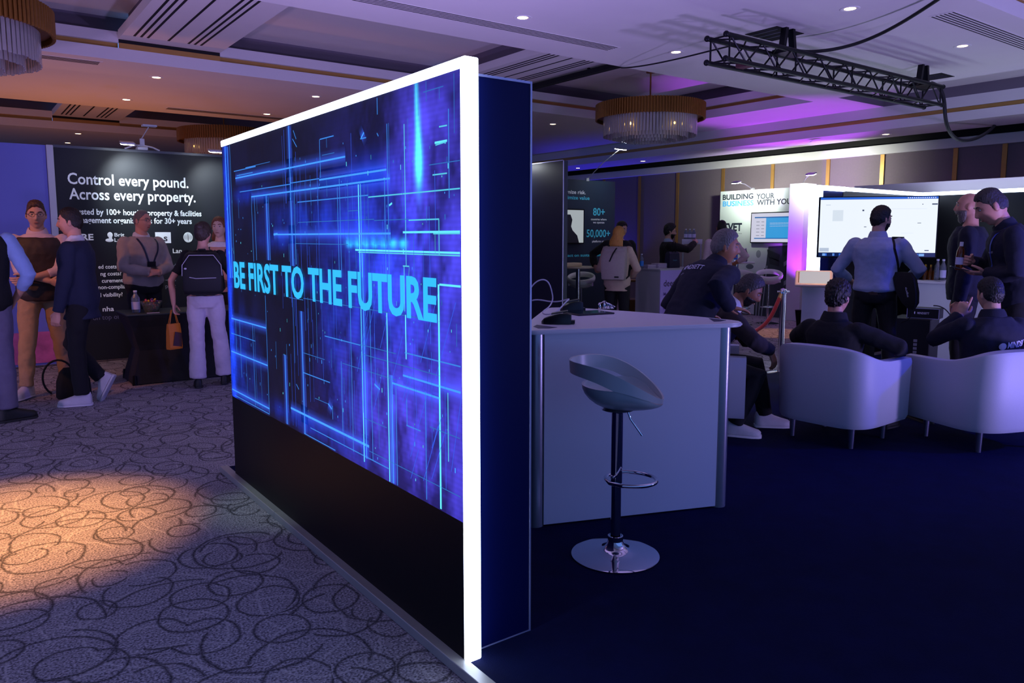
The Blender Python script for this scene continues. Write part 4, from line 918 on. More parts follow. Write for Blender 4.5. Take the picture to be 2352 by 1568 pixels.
for f0, f1, g0, g1, k in ((.94, .985, .855, .875, 4), (.86, .87, .86, .87, 4), (.83, .86, .56, .568, 4), (.39, .41, .50, .51, 4), (.37, .385, .76, .785, 4), (.06, .10, .86, .868, 5), (.02, .10, .10, .16, 5), (.12, .21, .60, .78, 6), (.90, .935, .115, .13, 4), (.6, .9, .79, .795, 6), (.42, .62, .70, .704, 6), (.70, .8, .40, .404, 6)): mrect(f0, f1, g0, g1, k)
m.build('page', [glow('page_white', 'eef6ff', 1.0), glow('menu_blue', '2a66d8', 1.0), glow('dock_blue', '0c2a6a', .6), glow('dock_light', '7aa8e8', 1.), glow('page_ink', '4a5a7a', .6), glow('page_pale', 'c0cee4', .9), glow('page_faint', 'dde8f4', .95)], t)
c = (L0+R0)/2+Vector((0, 0, 0))+(-Nn)*.05
m = MB(); m.box(c.x-.05, c.x+.05, c.y-.03, c.y+.03, .06, 1.7); m.build('pole', M_black, t)
m = MB(); m.box(c.x-.35, c.x+.35, c.y-.22, c.y+.22, .04, .06, bev=.005); m.build('base', M_black, t)
# white counter in front of the black wall
XC = 9.75; zt = on_x(2140, 646, XC).z
t = thing('stand_counter', 'long white counter behind the standing men, under the black wall', 'counter', (XC+.25, 3.2, .04))
m = MB(); m.box(XC+.03, XC+.50, -1.5, 4.7, .04, zt-.03); m.build('carcass', M_white, t)
m = MB(); m.box(XC, XC+.56, -1.5, 4.74, zt-.03, zt, bev=.006); m.build('counter_top', M_top, t)
def onc(u, v): q = on_x(u, v, XC+.15); return (q.x, q.y, zt+.001)
M_gl = mat('drink_glass', 'c8d0e0', .05, trans=.8); M_amber = mat('amber_glass', '8a4a10', .1, trans=.5)
for u, l in ((2152, 'clear glass bottle under the right corner of the monitor'), (2165, 'second clear glass bottle, right beside the one under the monitor corner')):
    bottle(l, onc(u, 640), .27, .035, M_label if u > 2160 else M_gl, M_gl)
for i, u in enumerate((2116, 2128, 2139, 2178, 2188, 2197)):
    q = onc(u, 640); t2 = thing('dark_bottle', 'small dark bottle %s on the counter by the black wall' % ('farthest left in the row', 'second from the left', 'just left of the clear bottles', 'just right of the clear bottles', 'next to last on the right', 'farthest right in the row')[i], 'bottle', q, group='dark bottles on the stand counter')
    m = MB(); m.lathe([(.001, 0), (.03, .002), (.03, .11), (.012, .15), (.012, .19), (.001, .19)], (q[0]+.1, q[1], q[2]), 14); m.build('bottle_body', M_amber, t2, True)
    m = MB(); m.lathe([(.013, .165), (.014, .195), (.001, .2)], (q[0]+.1, q[1], q[2]), 12); m.build('bottle_cap', mat('gold_foil', 'd8a040', .25, .9), t2, True)
q = onc(2104, 637); m = MB(); m.lathe([(.001, 0), (.035, 0), (.04, .11), (.036, .11), (.032, .006), (.001, .006)], (q[0], q[1], q[2]), 20); tag(m.build('drink_glass', M_gl, None, True), 'short clear tumbler at the left of the visible counter top', 'glass')
for i, u in enumerate((2125, 2150, 2178)):
    q = onc(u, 643); m = MB(); m.box(q[0]-.13, q[0]-.0, q[1]-.12, q[1]+.10, zt+.001, zt+.004+.003*i); tag(m.build('paper_sheet', mat('sheet', 'c9c4d4', .6)), 'papers lying along the front of the white stand counter', 'paper', 'loose papers on the stand counter')
# tablet kiosk
p = at_d(1868, 8.05); t = thing('tablet_kiosk', 'white tablet kiosk with a tilted blank screen in front of the totem', 'kiosk', (p.x, p.y, .04))
M = Matrix.Translation((p.x, p.y, 0)) @ Matrix.Rotation(zrot(p.x, p.y, 0), 4, 'Z')
m = MB(); m.box(-.10, .26, .02, .22, .04, 1.02, M, bev=.006); m.build('pedestal', M_white, t)
MT = M @ Matrix.Translation((.01, .0, 1.10)) @ Matrix.Rotation(rad(38), 4, 'X')
m = MB(); m.box(-.185, .185, -.125, .125, -.022, .015, MT, bev=.02, seg=4); m.build('case', mat('kiosk_cream', 'e4d8d0', .4), t, True)
m = MB(); m.box(-.14, .155, -.095, .095, .015, .017, MT); m.build('screen', glow('kiosk_screen', 'd8dcea', .55), t)
m = MB(); m.box(-.153, -.147, -.085, .085, .0155, .0172, MT); m.build('screen_edge', M_black, t)
# equipment box with sign
p = at_d(2108, 7.9); t = thing('computer_tower', 'black upright computer case standing between the two armchairs', 'computer', (p.x, p.y, .04))
M = Matrix.Translation((p.x, p.y, .04)) @ Matrix.Rotation(zrot(p.x, p.y, 12), 4, 'Z')
m = MB(); m.box(-.20, .17, -.1, .32, 0.02, .66, M, bev=.008); m.build('case', M_plastic, t)
m = MB()
for i in range(4): m.box(.02, .055, -.102, -.1, .30+i*.04, .328+i*.04, M)
m.build('buttons', mat('button_grey', '6a6e74', .5), t)
m = MB(); m.box(-.16, .15, -.103, -.1, .06, .16, M); m.build('lower_grille', mat('grille_bronze', '5a3a1c', .4, .4), t)  # bronze patch low on the case front
for sx in (-.17, .14):
    for sy in (-.08, .28): m = MB(); m.box(sx-.015, sx+.015, sy-.015, sy+.015, 0, .02, M); m.build('foot', M_plastic, t)
t = thing('sign_box', 'small black box lettered MINDSETT lying on the computer case', 'box', (p.x, p.y, .72))
M2 = M @ Matrix.Translation((.03, .02, .661)); m = MB(); m.box(-.10, .20, -.06, .14, 0, .105, M2, bev=.003); m.build('case', M_plastic, t)
m = MB()
for a in ((-.10, .20, .100, .105), (-.10, .20, 0, .005), (-.10, -.095, 0, .105), (.195, .20, 0, .105)): m.box(a[0], a[1], -.063, -.06, a[2], a[3], M2)
m.build('frame_edge', M_edge, t)
X_ = (M2.to_3x3() @ Vector((1, 0, 0))); text('lettering', 'MINDSETT', M2 @ Vector((.0, -.0625, .045)), X_, (0, 0, 1), .11, .022, mat('print_silver', 'b8bac8', .5), t)
m = MB(); m.ball(M2 @ Vector((-.025, -.061, .056)), (.014, .003, .014), 12); m.build('logo_ball', MATS['print_silver'], t, True)
cable('sensor_cable', [M2 @ Vector((.12, .05, .13)), M2 @ Vector((.18, .06, .135)), M2 @ Vector((.26, .08, .08)), M2 @ Vector((.32, .1, -.05)), M2 @ Vector((.34, .12, -.25)), M2 @ Vector((.345, .14, -.6))], .006, M_cable, 'black lead curling off the sign box')
# ================================================================ people
TEX = bpy.data.textures.new('cloth_folds', 'CLOUDS'); TEX.noise_scale = .11; TEX.noise_depth = 2
TEXF = bpy.data.textures.new('cloth_fine', 'CLOUDS'); TEXF.noise_scale = .05
def sm(x, a, b):
    t = np.clip((x-a)/(b-a), 0, 1); return t*t*(3-2*t)
def head_shape(X, Y, Z, face=1.):
    "unit directions -> head surface, metres; +Y is the face"
    p = np.stack([X*.0735, np.where(Y < 0, Y*.099, Y*.094), np.where(Z > 0, Z*.113, Z*.121)], -1)
    dn = np.clip(-Z, 0, 1)
    p[..., 0] *= 1-.26*dn**1.7
    p[..., 0] *= 1-.07*np.clip(Z-.45, 0, 1)*2*np.clip(Y, 0, 1)
    p[..., 1] = np.where(Y < 0, p[..., 1]*(1-.42*dn**1.2), p[..., 1]*(1-.02*dn)+.010*sm(dn, .55, 1.))
    x, z = p[..., 0], p[..., 2]; fr = np.clip(Y, 0, 1)**.7
    g = lambda c, w: np.exp(-((x-c)/w)**2)
    gz = lambda c, w: np.exp(-((z-c)/w)**2)
    ax = np.abs(x)
    nose = np.interp(z, [-.052, -.043, -.034, -.024, -.005, .012, .026, .04], [0, .004, .021, .026, .017, .008, .003, 0])
    nw = np.interp(z, [-.045, -.03, .02], [.017, .0145, .0085])
    d = nose*np.exp(-(x/nw)**2)
    d = d-.010*np.exp(-((ax-.031)/.017)**2)*gz(.012, .013)+.006*np.exp(-((ax-.028)/.026)**2)*gz(.036, .010)
    d = d+.004*np.exp(-((ax-.046)/.02)**2)*gz(-.022, .02)+.0055*g(0, .023)*(gz(-.0585, .0065)+gz(-.0705, .0065))-.0045*g(0, .026)*gz(-.0645, .0035)
    d = d-.004*g(0, .03)*gz(-.084, .007)+.008*g(0, .021)*gz(-.106, .014)
    p[..., 1] += d*fr*face
    return p
def sph(nu, nv):
    a = np.linspace(0, 2*np.pi, nu, endpoint=False); b = np.linspace(-np.pi/2+.03, np.pi/2-.03, nv)
    A, B = np.meshgrid(a, b); return np.cos(B)*np.sin(A), np.cos(B)*np.cos(A), np.sin(B)
def add_grid(m, P, M): m.rings([[M @ Vector(q) for q in ring] for ring in P])
def ik(A, T, a, b, hint):
    d = T-A; L = min(d.length, (a+b)*.998); L = max(L, abs(a-b)*1.05); dn = d.normalized(); pr = (a*a-b*b+L*L)/(2*L); h = math.sqrt(max(a*a-pr*pr, 0))
    hv = Vector(hint); pp = hv-dn*hv.dot(dn)
    pp = pp.normalized() if pp.length > 1e-5 else Vector((0, 1, 0))
    return A+dn*pr+pp*h, A+dn*L
def remesh(o, vox, it=4, fold=0., fac=.5, fine=0.):
    r = o.modifiers.new('r', 'REMESH'); r.mode = 'VOXEL'; r.voxel_size = vox; r.use_smooth_shade = True
    s = o.modifiers.new('s', 'SMOOTH'); s.factor = fac; s.iterations = it
    for k, tx in ((fold, TEX), (fine, TEXF)):
        if k: d = o.modifiers.new('d', 'DISPLACE'); d.texture = tx; d.strength = k; d.mid_level = .5
    dg = bpy.context.evaluated_depsgraph_get(); me = bpy.data.meshes.new_from_object(o.evaluated_get(dg))
    o.modifiers.clear(); old = o.data; o.data = me; bpy.data.meshes.remove(old); me.name = o.name
    me.polygons.foreach_set('use_smooth', [True]*len(me.polygons)); return o
def hand(m, W, d, n, side, curl=.5, k=1., thumb_out=.6, point_index=False):
    "W wrist, d along the hand, n out of the back of the hand; side +1 puts the thumb along n x d"
    d = d.normalized(); n = (n-d*n.dot(d)).normalized(); t = n.cross(d)*side
    P = lambda a, b, c: W+d*a*k+t*b*k+n*c*k
    m.rings([[P(a, w*math.cos(q), h*math.sin(q)) for q in [2*math.pi*i/12 for i in range(12)]] for a, w, h in ((-.02, .022, .018), (.0, .026, .017), (.03, .036, .016), (.065, .041, .0145), (.092, .040, .012), (.098, .034, .009))])
    for i, (b, L) in enumerate(((.031, .072), (.0105, .080), (-.0105, .075), (-.030, .058))):
        c = .12 if (point_index and i == 0) else curl*(1+.12*i)
        p = P(.088, b, 0); pts = [P(.06, b*.95, 0), p]; ang = 0; spread = (b/.03)*.06
        for f in (.46, .30, .24):
            ang += c*.95
            dr = d*math.cos(ang)-n*math.sin(ang)+t*spread*math.cos(ang); p = p+dr*(L*f*k); pts.append(p)
        m.tube(pts, [.0095*k, .0098*k, .0092*k, .0085*k, .0072*k], 8, ends=True)
    a = P(.018, .022, -.004); b1 = a+(d*.55+t*thumb_out-n*.30).normalized()*.042*k; b2 = b1+(d*.8+t*.25*(1-curl)-n*(.25+.5*curl)).normalized()*.034*k; b3 = b2+(d*.85-t*.25*curl-n*(.2+.6*curl)).normalized()*.026*k
    m.tube([a, b1, b2, b3], [.015*k, .0125*k, .0105*k, .0085*k], 8, ends=True)
SKIN = {k: mat('skin_'+k, c, .5, noise_amt=.07, nscale=30, bump=.04, bscale=150) for k, c in dict(fair='c99a84', pink='cf947e', tan='a8714e', pale='d6ab96', brown='8a5a40').items()}
EYE_W = mat('eye_white', 'a39c98', .3); EYE_D = mat('eye_dark', '15100e', .2); LIP = mat('lips', '8f4f48', .5)
def hair_mat(n, c):
    new = 'hair_'+n not in MATS; m = mat('hair_'+n, c, .5, noise_amt=.45, nscale=1, bump=.6, bscale=1)
    if new:      # stretch both noises along the strands
        nt = m.node_tree; mp = nt.nodes.new('ShaderNodeMapping'); mp.inputs['Scale'].default_value = (150, 150, 16)
        tc = [q for q in nt.nodes if q.type == 'TEX_COORD'][0]; nt.links.new(tc.outputs['Object'], mp.inputs['Vector'])
        for q in nt.nodes:
            if q.type == 'TEX_NOISE': nt.links.new(mp.outputs[0], q.inputs['Vector'])
    return m
def fab(n, c, rough=.85, **k): return mat('cloth_'+n, c, rough, noise_amt=k.pop('noise_amt', .10), nscale=25, bump=k.pop('bump', .18), bscale=k.pop('bscale', 220), **k)
def person(label, loc, phi, H=1.78, z0=0., lean=0., bend=0., twist=0., hip=None, hipy=0., head=(0, 0, 0), hs=1., skin='fair',
           hands=None, feet=None, elbow=None, knee=None, top=None, legs=None, shoes=('black', '0c0c0e'), hair=None, beard=None,
           girth=1., female=False, vox=.0075, eyes=True, glasses=None, curl=(.5, .5), hand_n=(None, None), hand_d=(None, None), collar=None, sit=False, point_index=False, fore=1.):
    s = H/1.78; x, y = loc[0], loc[1]
    root = thing('person', label, 'person', (x, y, z0), zrot(x, y, phi))
    hip = hip if hip is not None else .972*s
    # spine
    n = 60; top_h = .575*s; dh = top_h/n; pos = [Vector((0, hipy, hip))]; rot = []
    for i in range(n+1):
        h = i*dh; a = rad(lean)*min(1, h/(.20*s)+.25)+rad(bend)*(h/top_h)**1.5; tw = rad(twist)*min(1, max(0, h/(.40*s)))
        rot.append(Matrix.Rotation(tw, 3, 'Z') @ Matrix.Rotation(-a, 3, 'X'))
        if i < n: pos.append(pos[-1]+(rot[-1] @ Vector((0, 0, 1)))*dh)
    def sp(h):
        if h <= 0: R = rot[0]; return pos[0]+Vector((0, 0, h)), (R if not sit else rot[0])
        f = min(h/dh, n-.001); i = int(f); return pos[i].lerp(pos[i+1], f-i), rot[i]
    sw = (.165 if female else .19)*s
    T = [(-.11, .12, .10), (-.05, .165, .118), (.02, .168, .12), (.12, .150, .108), (.22, .156, .112), (.32, .175, .122), (.40, .180, .118), (.440, .160, .104), (.470, .128, .090), (.500, .092, .074), (.53, .066, .062), (.56, .056, .056)]
    if female: T = [(h, rx*(.98 if h < .06 else .84), ry*(1.02 if h < .06 else .9)) for h, rx, ry in T]
    T = [(h*s, rx*s*(girth if h < .45 else 1), ry*s*(girth if h < .45 else 1)) for h, rx, ry in T]
    def trings(infl, h0=-9, h1=9, hem=None, flare=0.):
        L = [t for t in T if h0 < t[0] < h1]
        R = []
        def ring(h, rx, ry):
            c, Rm = sp(h); dy = .012*s*math.sin(min(1, max(0, h/(.5*s)))*math.pi)
            return [c+Rm @ Vector(((rx+infl)*math.copysign(abs(math.cos(q))**.85, math.cos(q)), (ry+infl)*math.copysign(abs(math.sin(q))**.85, math.sin(q))+dy, 0)) for q in [2*math.pi*i/28 for i in range(28)]]
        if hem is not None:
            b = L[0]; R.append(ring(hem, b[1]+flare, b[2]+flare)); 
            L = [t for t in L if t[0] > hem+.02]
        for h, rx, ry in L: R.append(ring(h, rx, ry))
        return R
    c, Rm = sp(.438*s); SL, SR = c+Rm @ Vector((-sw, 0, 0)), c+Rm @ Vector((sw, 0, 0))
    ua, fa = .30*s, .262*s*fore
    hands = hands or {}; elbow = elbow or {}; arm = {}
    for k, S, sg in (('L', SL, -1), ('R', SR, 1)):
        tgt = Vector(hands.get(k, (sg*.27*s, .06, hip-.12*s))); hint = elbow.get(k, (sg*.5, -1, -.2))
        E, Wr = ik(S, tgt, ua, fa, hint); arm[k] = (S, E, Wr)
    HLx = .088*s; leg = {}; feet = feet or {}; knee = knee or {}
    for k, sg in (('L', -1), ('R', 1)):
        A = Vector((sg*HLx, hipy, hip-.03*s)); ft = feet.get(k, (sg*.11, 0, 0, 0, 0))
        T_ = Vector((ft[0], ft[1], ft[2]+.085*s)); Kn, An = ik(A, T_, .435*s, .42*s, knee.get(k, (sg*.15, 1, .0))); leg[k] = (A, Kn, An, ft)
    # head
    nb, Rn = sp(.54*s); nd = Rn @ Vector((0, 0, 1))
    RH = Matrix.Rotation(rad(head[0]), 3, 'Z') @ Matrix.Rotation(-rad(head[1]), 3, 'X') @ Matrix.Rotation(rad(head[2]), 3, 'Y')
    hk = hs*s*.985
    hc = nb+nd*.033*s+RH @ Vector((0, .022*hk, .095*hk))
    MH = Matrix.Translation(hc) @ RH.to_4x4() @ Matrix.Scale(hk, 4)
    # ---- body: one continuous skin
    m = MB(); X, Y, Z = sph(96, 72); add_grid(m, head_shape(X, Y, Z), MH)
    for sg in (-1, 1):
        m.ball((0, 0, 0), (.010, .019, .031), 14, MH @ Matrix.Translation((sg*.0745, -.010, -.004)) @ Matrix.Rotation(sg*-.35, 4, 'Z') @ Matrix.Rotation(.2, 4, 'X'))
    m.tube([nb-nd*.05*s, nb+nd*.03*s, hc+RH @ Vector((0, -.02, -.045))*hk, hc+RH @ Vector((0, -.012, -.01))*hk], [.062*s, .055*s*(.86 if female else 1), .054*s*(.86 if female else 1), .05*s], 20)
    m.rings(trings(-.012))
    for k, sg in (('L', -1), ('R', 1)):
        S, E, Wr = arm[k]; rk = (.82 if female else 1.)
        m.tube([S, S.lerp(E, .5), E, E.lerp(Wr, .3), E.lerp(Wr, .7), Wr], [.050*rk, .046*rk, .039*rk, .041*rk, .033*rk, .026*rk], 14, ends=True)
        hd = hand_d[0 if k == 'L' else 1]; hd = Vector(hd) if hd else (Wr-E).normalized()
        nn = hand_n[0 if k == 'L' else 1]; nn = Vector(nn) if nn else Vector((sg, .15, .1))
        hand(m, Wr, hd, nn, (1 if k == 'R' else -1), curl[0 if k == 'L' else 1], s*(.9 if female else 1.), point_index=(point_index and k == 'L'))
        A, Kn, An, ft = leg[k]
        m.tube([A, A.lerp(Kn, .5), Kn, Kn.lerp(An, .35), Kn.lerp(An, .75), An], [.078*s, .068*s, .05*s, .05*s, .036*s, .032*s], 14, ends=True)
    body = remesh(m.build('body', SKIN[skin]), vox, 3); body.parent = root
    BV = None
    out = dict(root=root, MH=MH, arm=arm, sp=sp, s=s, Rm=Rm)
    # ---- face details
    if eyes:
        for sg in (-1, 1):
            ce = MH @ Vector((sg*.031, .0738, .0115)); m = MB(); m.mi = 0; m.ball(ce, (.0115*hk, .0105*hk, .0085*hk), 12); m.mi = 1; m.ball(ce+RH @ Vector((0, .0050*hk, 0)), .0064*hk, 10)
            o = m.build('eye', [EYE_W, EYE_D], None, True); o.parent = root
            m = MB(); m.tube([MH @ Vector((sg*a, b, z)) for a, b, z in ((.013, .0905, .030), (.026, .0905, .036), (.040, .0835, .036), (.050, .0735, .030))], [.003*hk, .0042*hk, .004*hk, .002*hk], 6); o = m.build('eyebrow', hair_mat(*hair[1]) if hair else EYE_D, None, True); o.parent = root
        m = MB(); m.tube([MH @ Vector((a, b, z)) for a, b, z in ((-.022, .080, -.0650), (-.01, .0905, -.0630), (0, .0915, -.0640), (.01, .0905, -.0630), (.022, .080, -.0650))], [.0015*hk, .0042*hk, .0042*hk, .0042*hk, .0015*hk], 8); o = m.build('lips', LIP, None, True); o.parent = root
    if glasses:
        m = MB()
        for sg in (-1, 1):
            m.tube([MH @ Vector((sg*(.033+.024*math.cos(a)), .099-.004*abs(math.cos(a)), .010+.017*math.sin(a))) for a in [2*math.pi*i/20 for i in range(21)]], .0016*hk, 6)
            m.tube([MH @ Vector(p) for p in ((sg*.057, .095, .014), (sg*.070, .07, .014), (sg*.078, -.005, .014))], .0018*hk, 6)
        m.tube([MH @ Vector((-.009, .1, .014)), MH @ Vector((0, .104, .016)), MH @ Vector((.009, .1, .014))], .0016*hk, 6)
        o = m.build('glasses', mat('frame_'+glasses, glasses, .3), None, True); o.parent = root
        if glasses == '0a0a0c': pass
    def shell(mask, thick, name, mt, nu=110, nv=80, inn=-.012, wob=.0, wf=18):
        X, Y, Z = sph(nu, nv); P = head_shape(X, Y, Z, .6); k = mask(P[..., 0], P[..., 1], P[..., 2])
        N = np.stack([X, Y, Z], -1); nz = np.array([[noise.noise(Vector((q[0]*wf*14, q[1]*wf*14, q[2]*wf*4))) for q in r] for r in P])
        off = inn*(1-k)+(thick(P[..., 0], P[..., 1], P[..., 2])+wob*nz)*k
        P = P+N*off[..., None]; m = MB(); add_grid(m, P, MH); o = m.build(name, mt, None, True, 80); o.parent = root; return o
    # ---- hair
    if hair:
        st, hm = hair[0], hair_mat(*hair[1])
        def line_mask(front=.074, temple=.040, nape=-.075, back=0.):
            def f(x, y, z):
                zb = np.interp(y, [-.11, -.075, -.03, -.005, .012, .022, .045, .06, .072, .088, .12], [nape, nape+.005, -.035, -.012, -.022, temple*.5, temple+.006, front-.006, front+.006, front+.002, front]); return sm(z-zb+.004*np.sin(x*190), -.006, .008)
            return f
        if st == 'short': shell(line_mask(), lambda x, y, z: .008+.016*sm(z, .02, .11), 'hair', hm, wob=.005)
        elif st == 'quiff': shell(line_mask(.076), lambda x, y, z: .006+.030*sm(z, .05, .11)*(.6+.4*sm(y, -.05, .08)), 'hair', hm, wob=.006)
        elif st == 'fade': shell(line_mask(.068, .040, -.055), lambda x, y, z: .003+.016*sm(z, .05, .10), 'hair', hm, wob=.004)
        elif st == 'thin': shell(line_mask(.088, .034, -.07), lambda x, y, z: .004+.006*sm(z, .06, .11), 'hair', hm, wob=.003)
        elif st == 'thick': shell(line_mask(.066, .030, -.08), lambda x, y, z: .008+.032*sm(z, .0, .11), 'hair', hm, wob=.012, wf=12)
        elif st in ('long', 'bob', 'bun'):
            shell(line_mask(.072, -.01, -.10), lambda x, y, z: .010+.012*sm(z, .0, .11), 'hair', hm, wob=.005)
            m = MB()
            if st == 'bun':
                m.ball((0, -.085, .075), (.05, .045, .045), 16, MH); m.ball((0, -.07, .02), (.055, .05, .06), 16, MH)
            else:
                Lh = -.30 if st == 'long' else -.19; R = []
                for z, hw, yc, th in ((.02, .060, -.04, .060), (-.02, .082, -.045, .066), (-.09, .108, -.060, .052), ((-.09+Lh)/2, .120, -.075, .046), (Lh+.03, .112, -.085, .034), (Lh, .08, -.085, .012)):
                    R.append([MH @ Vector((hw*math.cos(q), yc+th*math.sin(q)*(1 if math.sin(q) < 0 else .35), z)) for q in [2*math.pi*i/20 for i in range(20)]])
                m.rings(R)
            o = remesh(m.build('hair_length', hm), .008, 3, fold=.004, fine=.012); o.parent = root
    if beard:
        def bmask(x, y, z):
            j = sm(-.030-z, -.006, .012)*sm(y, -.005, .02); mo = np.exp(-(x/.022)**2-((z+.066)/.007)**2); return np.clip(j-mo*.9, 0, 1)
        shell(bmask, lambda x, y, z: beard[2]+(beard[3] if len(beard) > 3 else 0)*sm(-z, .08, .12), 'beard', hair_mat(*beard[1]), wob=.004)
    # ---- clothes
    def garment(kind, cl, infl, sleeve=1., hem=-.08, flare=.01, name=None, arms=True, cuff=.0, tight=1., top_h=.515, fold=.020):
        m = MB(); m.rings(trings(infl, h1=top_h*s, hem=hem*s, flare=flare))
        if arms:
            for k in 'LR':
                S, E, Wr = arm[k]; L = [S, S.lerp(E, .5), E]; r = [.062*s, .058*s, .053*s]
                if sleeve > .5:
                    f = (sleeve-.5)*2; L += [E.lerp(Wr, .35*f), E.lerp(Wr, .7*f), E.lerp(Wr, f)]; r += [.052*s, .045*s, .040*s]
                elif sleeve < .5: L = [S, S.lerp(E, sleeve), S.lerp(E, sleeve*2)]; r = [.060*s, .060*s, .056*s]
                if female: r = [q*.86 for q in r]
                m.tube(L, [q*tight+infl-.016 for q in r], 16)
                m.ball(S, (.058*s+infl*.4, .06*s+infl*.4, .058*s+infl*.4), 14)
        o = remesh(m.build(name or kind, cl), .011, 5, fold=fold); o.parent = root; return o
    if legs:
        m = MB(); fl = legs[2] if len(legs) > 2 else 0.
        m.rings(trings(.012, h1=.10*s))
        for k in 'LR':
            A, Kn, An, ft = leg[k]; e = Kn.lerp(An, .97)
            m.tube([A+Vector((0, 0, .04)), A.lerp(Kn, .25), A.lerp(Kn, .7), Kn, Kn.lerp(An, .4), Kn.lerp(An, .8), e], [.098*s, .096*s, .078*s, (.069+fl*.3)*s, (.066+fl*.6)*s, (.060+fl)*s, (.060+fl)*s], 18)
        o = remesh(m.build('trousers', legs[0]), .011, 5, fold=legs[1]); o.parent = root; out['trousers'] = o
    for k in 'LR':
        A, Kn, An, ft = leg[k]; sg = -1 if k == 'L' else 1
        F_ = Matrix.Translation(An-Vector((0, 0, .085*s))) @ Matrix.Translation((0, 0, .085*s)) @ Matrix.Rotation(rad(ft[3]), 4, 'Z') @ Matrix.Rotation(-rad(ft[4]), 4, 'X') @ Matrix.Translation((0, 0, -.085*s)) @ Matrix.Scale(s*(.9 if female else 1), 4)
        m = MB(); P = lambda y, w, h, z=0: [F_ @ Vector((w*math.cos(q), y, z+(h if math.sin(q) > 0 else .0)*abs(math.sin(q))**.7)) for q in [2*math.pi*i/20 for i in range(20)]]
        m.mi = 0; m.rings([P(-.078, .022, .07, .02), P(-.068, .036, .10, .02), P(-.03, .041, .115, .02), P(.02, .042, .10, .02), P(.07, .044, .072, .02), (P(.13, .046, .052, .02)), P(.175, .036, .040, .02), P(.192, .018, .025, .02)])
        up_ = m.build('shoe', fab('shoe_'+shoes[0], shoes[1], .5), None, True, 60); up_.parent = root; m = MB(); m.rings([P(y, w*1.05, .026, 0) for y, w in ((-.084, .022), (-.072, .038), (-.02, .042), (.06, .046), (.13, .048), (.18, .037), (.198, .018))])
        o = m.build('sole', fab('sole_'+shoes[0], shoes[2] if len(shoes) > 2 else shoes[1], .6), None, True, 60); o.parent = up_
    tops = []
    for g in (top or []): tops.append(garment(**g))
    out['tops'] = tops
    if collar:
        m = MB(); c0, R0 = sp(.505*s); c1, R1 = sp(.535*s); hgt = collar[1] if len(collar) > 1 else .05; w = collar[2] if len(collar) > 2 else 1.
        up = (nd*.7+(RH @ Vector((0, 0, 1)))*.3).normalized()
        RR = [[c0+R0 @ Vector((.092*s*w*math.cos(q), .082*s*w*math.sin(q)+.002, -.02-.035*(math.sin(q) > .2)*max(0, math.sin(q)))) for q in [2*math.pi*i/28 for i in range(28)]],
              [c1+R0 @ Vector((.078*s*w*math.cos(q), .073*s*w*math.sin(q)+.002, .0-.03*max(0, math.sin(q)))) for q in [2*math.pi*i/28 for i in range(28)]],
              [c1+up*hgt*.8+R0 @ Vector((.067*s*w*math.cos(q), .067*s*w*math.sin(q)+.006, -.04*max(0, math.sin(q)))) for q in [2*math.pi*i/28 for i in range(28)]],
              [c1+up*hgt*.78+R0 @ Vector((.060*s*w*math.cos(q), .060*s*w*math.sin(q)+.006, -.04*max(0, math.sin(q)))) for q in [2*math.pi*i/28 for i in range(28)]],
              [c1+R0 @ Vector((.05*s*math.cos(q), .05*s*math.sin(q)+.004, -.04)) for q in [2*math.pi*i/28 for i in range(28)]]]
        m.rings(RR); o = m.build('collar', collar[0], None, True, 60); o.parent = tops[0] if tops else root
    return out
def on_cloth(P, obj, pts, lift=.004):
    "press local points onto a garment from outside, towards the spine"
    bv = BVHTree.FromObject(obj, bpy.context.evaluated_depsgraph_get()) if False else BVHTree.FromPolygons([v.co for v in obj.data.vertices], [p.vertices for p in obj.data.polygons])
    out = []
    for p, dr in pts:
        h = bv.ray_cast(p+dr*.5, -dr)
        out.append((h[0]+dr*lift) if h[0] is not None else p)
    return out
def strap(P, obj, path, w, mt, name='lanyard', lift=.006):
    "flat ribbon pressed onto a garment; path = chest-frame points (x, front +1/back -1, height)"
    s, sp = P['s'], P['sp']; pts = []; 
    N = len(path); dense = []
    for i in range(N-1):
        for k in range(6):
            f = k/6; a, b = path[i], path[i+1]; dense.append(tuple(a[j]*(1-f)+b[j]*f for j in range(3)))
    dense.append(path[-1])
    for x, fb, h in dense:
        c, R = sp(h*s); p = c+R @ Vector((x*s, 0, 0)); d = R @ Vector((x*2.2, fb, .35 if h > .5 else 0)).normalized(); pts.append((p, d))
    q = on_cloth(P, obj, pts, lift); m = MB(); R = []
    for i, p in enumerate(q):
        t = (q[min(i+1, len(q)-1)]-q[max(i-1, 0)]).normalized(); d = pts[i][1]; sd = t.cross(d).normalized(); R.append([p-sd*w/2, p+sd*w/2, p+sd*w/2+d*.002, p-sd*w/2+d*.002])
    m.rings(R); o = m.build(name, mt); o.parent = P['root']; return o
def print_on(P, obj, body, h, x0, width, cap, mt, front=False, slant=0., bold=.02):
    "lettering pressed onto the back (or chest) of a garment"
    s, sp = P['s'], P['sp']; me = text_mesh(body, bold); co = np.empty(len(me.vertices)*3); me.vertices.foreach_get('co', co); co = co.reshape(-1, 3); w = co[:, 0].max()-co[:, 0].min(); k = width/w; pts = []
    sg = 1 if not front else -1
    for c in co:
        xx = x0+sg*c[0]*k; hh = h+c[1]*cap/.729+slant*c[0]*k; cc, R = sp(hh*s); d = R @ Vector((0, -1 if not front else 1, 0)); pts.append((cc+R @ Vector((xx*s, 0, 0)), d))
    q = on_cloth(P, obj, pts, .003); me.vertices.foreach_set('co', [v for p in q for v in p]); me.update(); me.materials.clear(); me.materials.append(mt)
    o = bpy.data.objects.new('lettering', me); COL.objects.link(o); o.parent = obj; return o
def world(P, v): return P['root'].matrix_basis @ Vector(v)
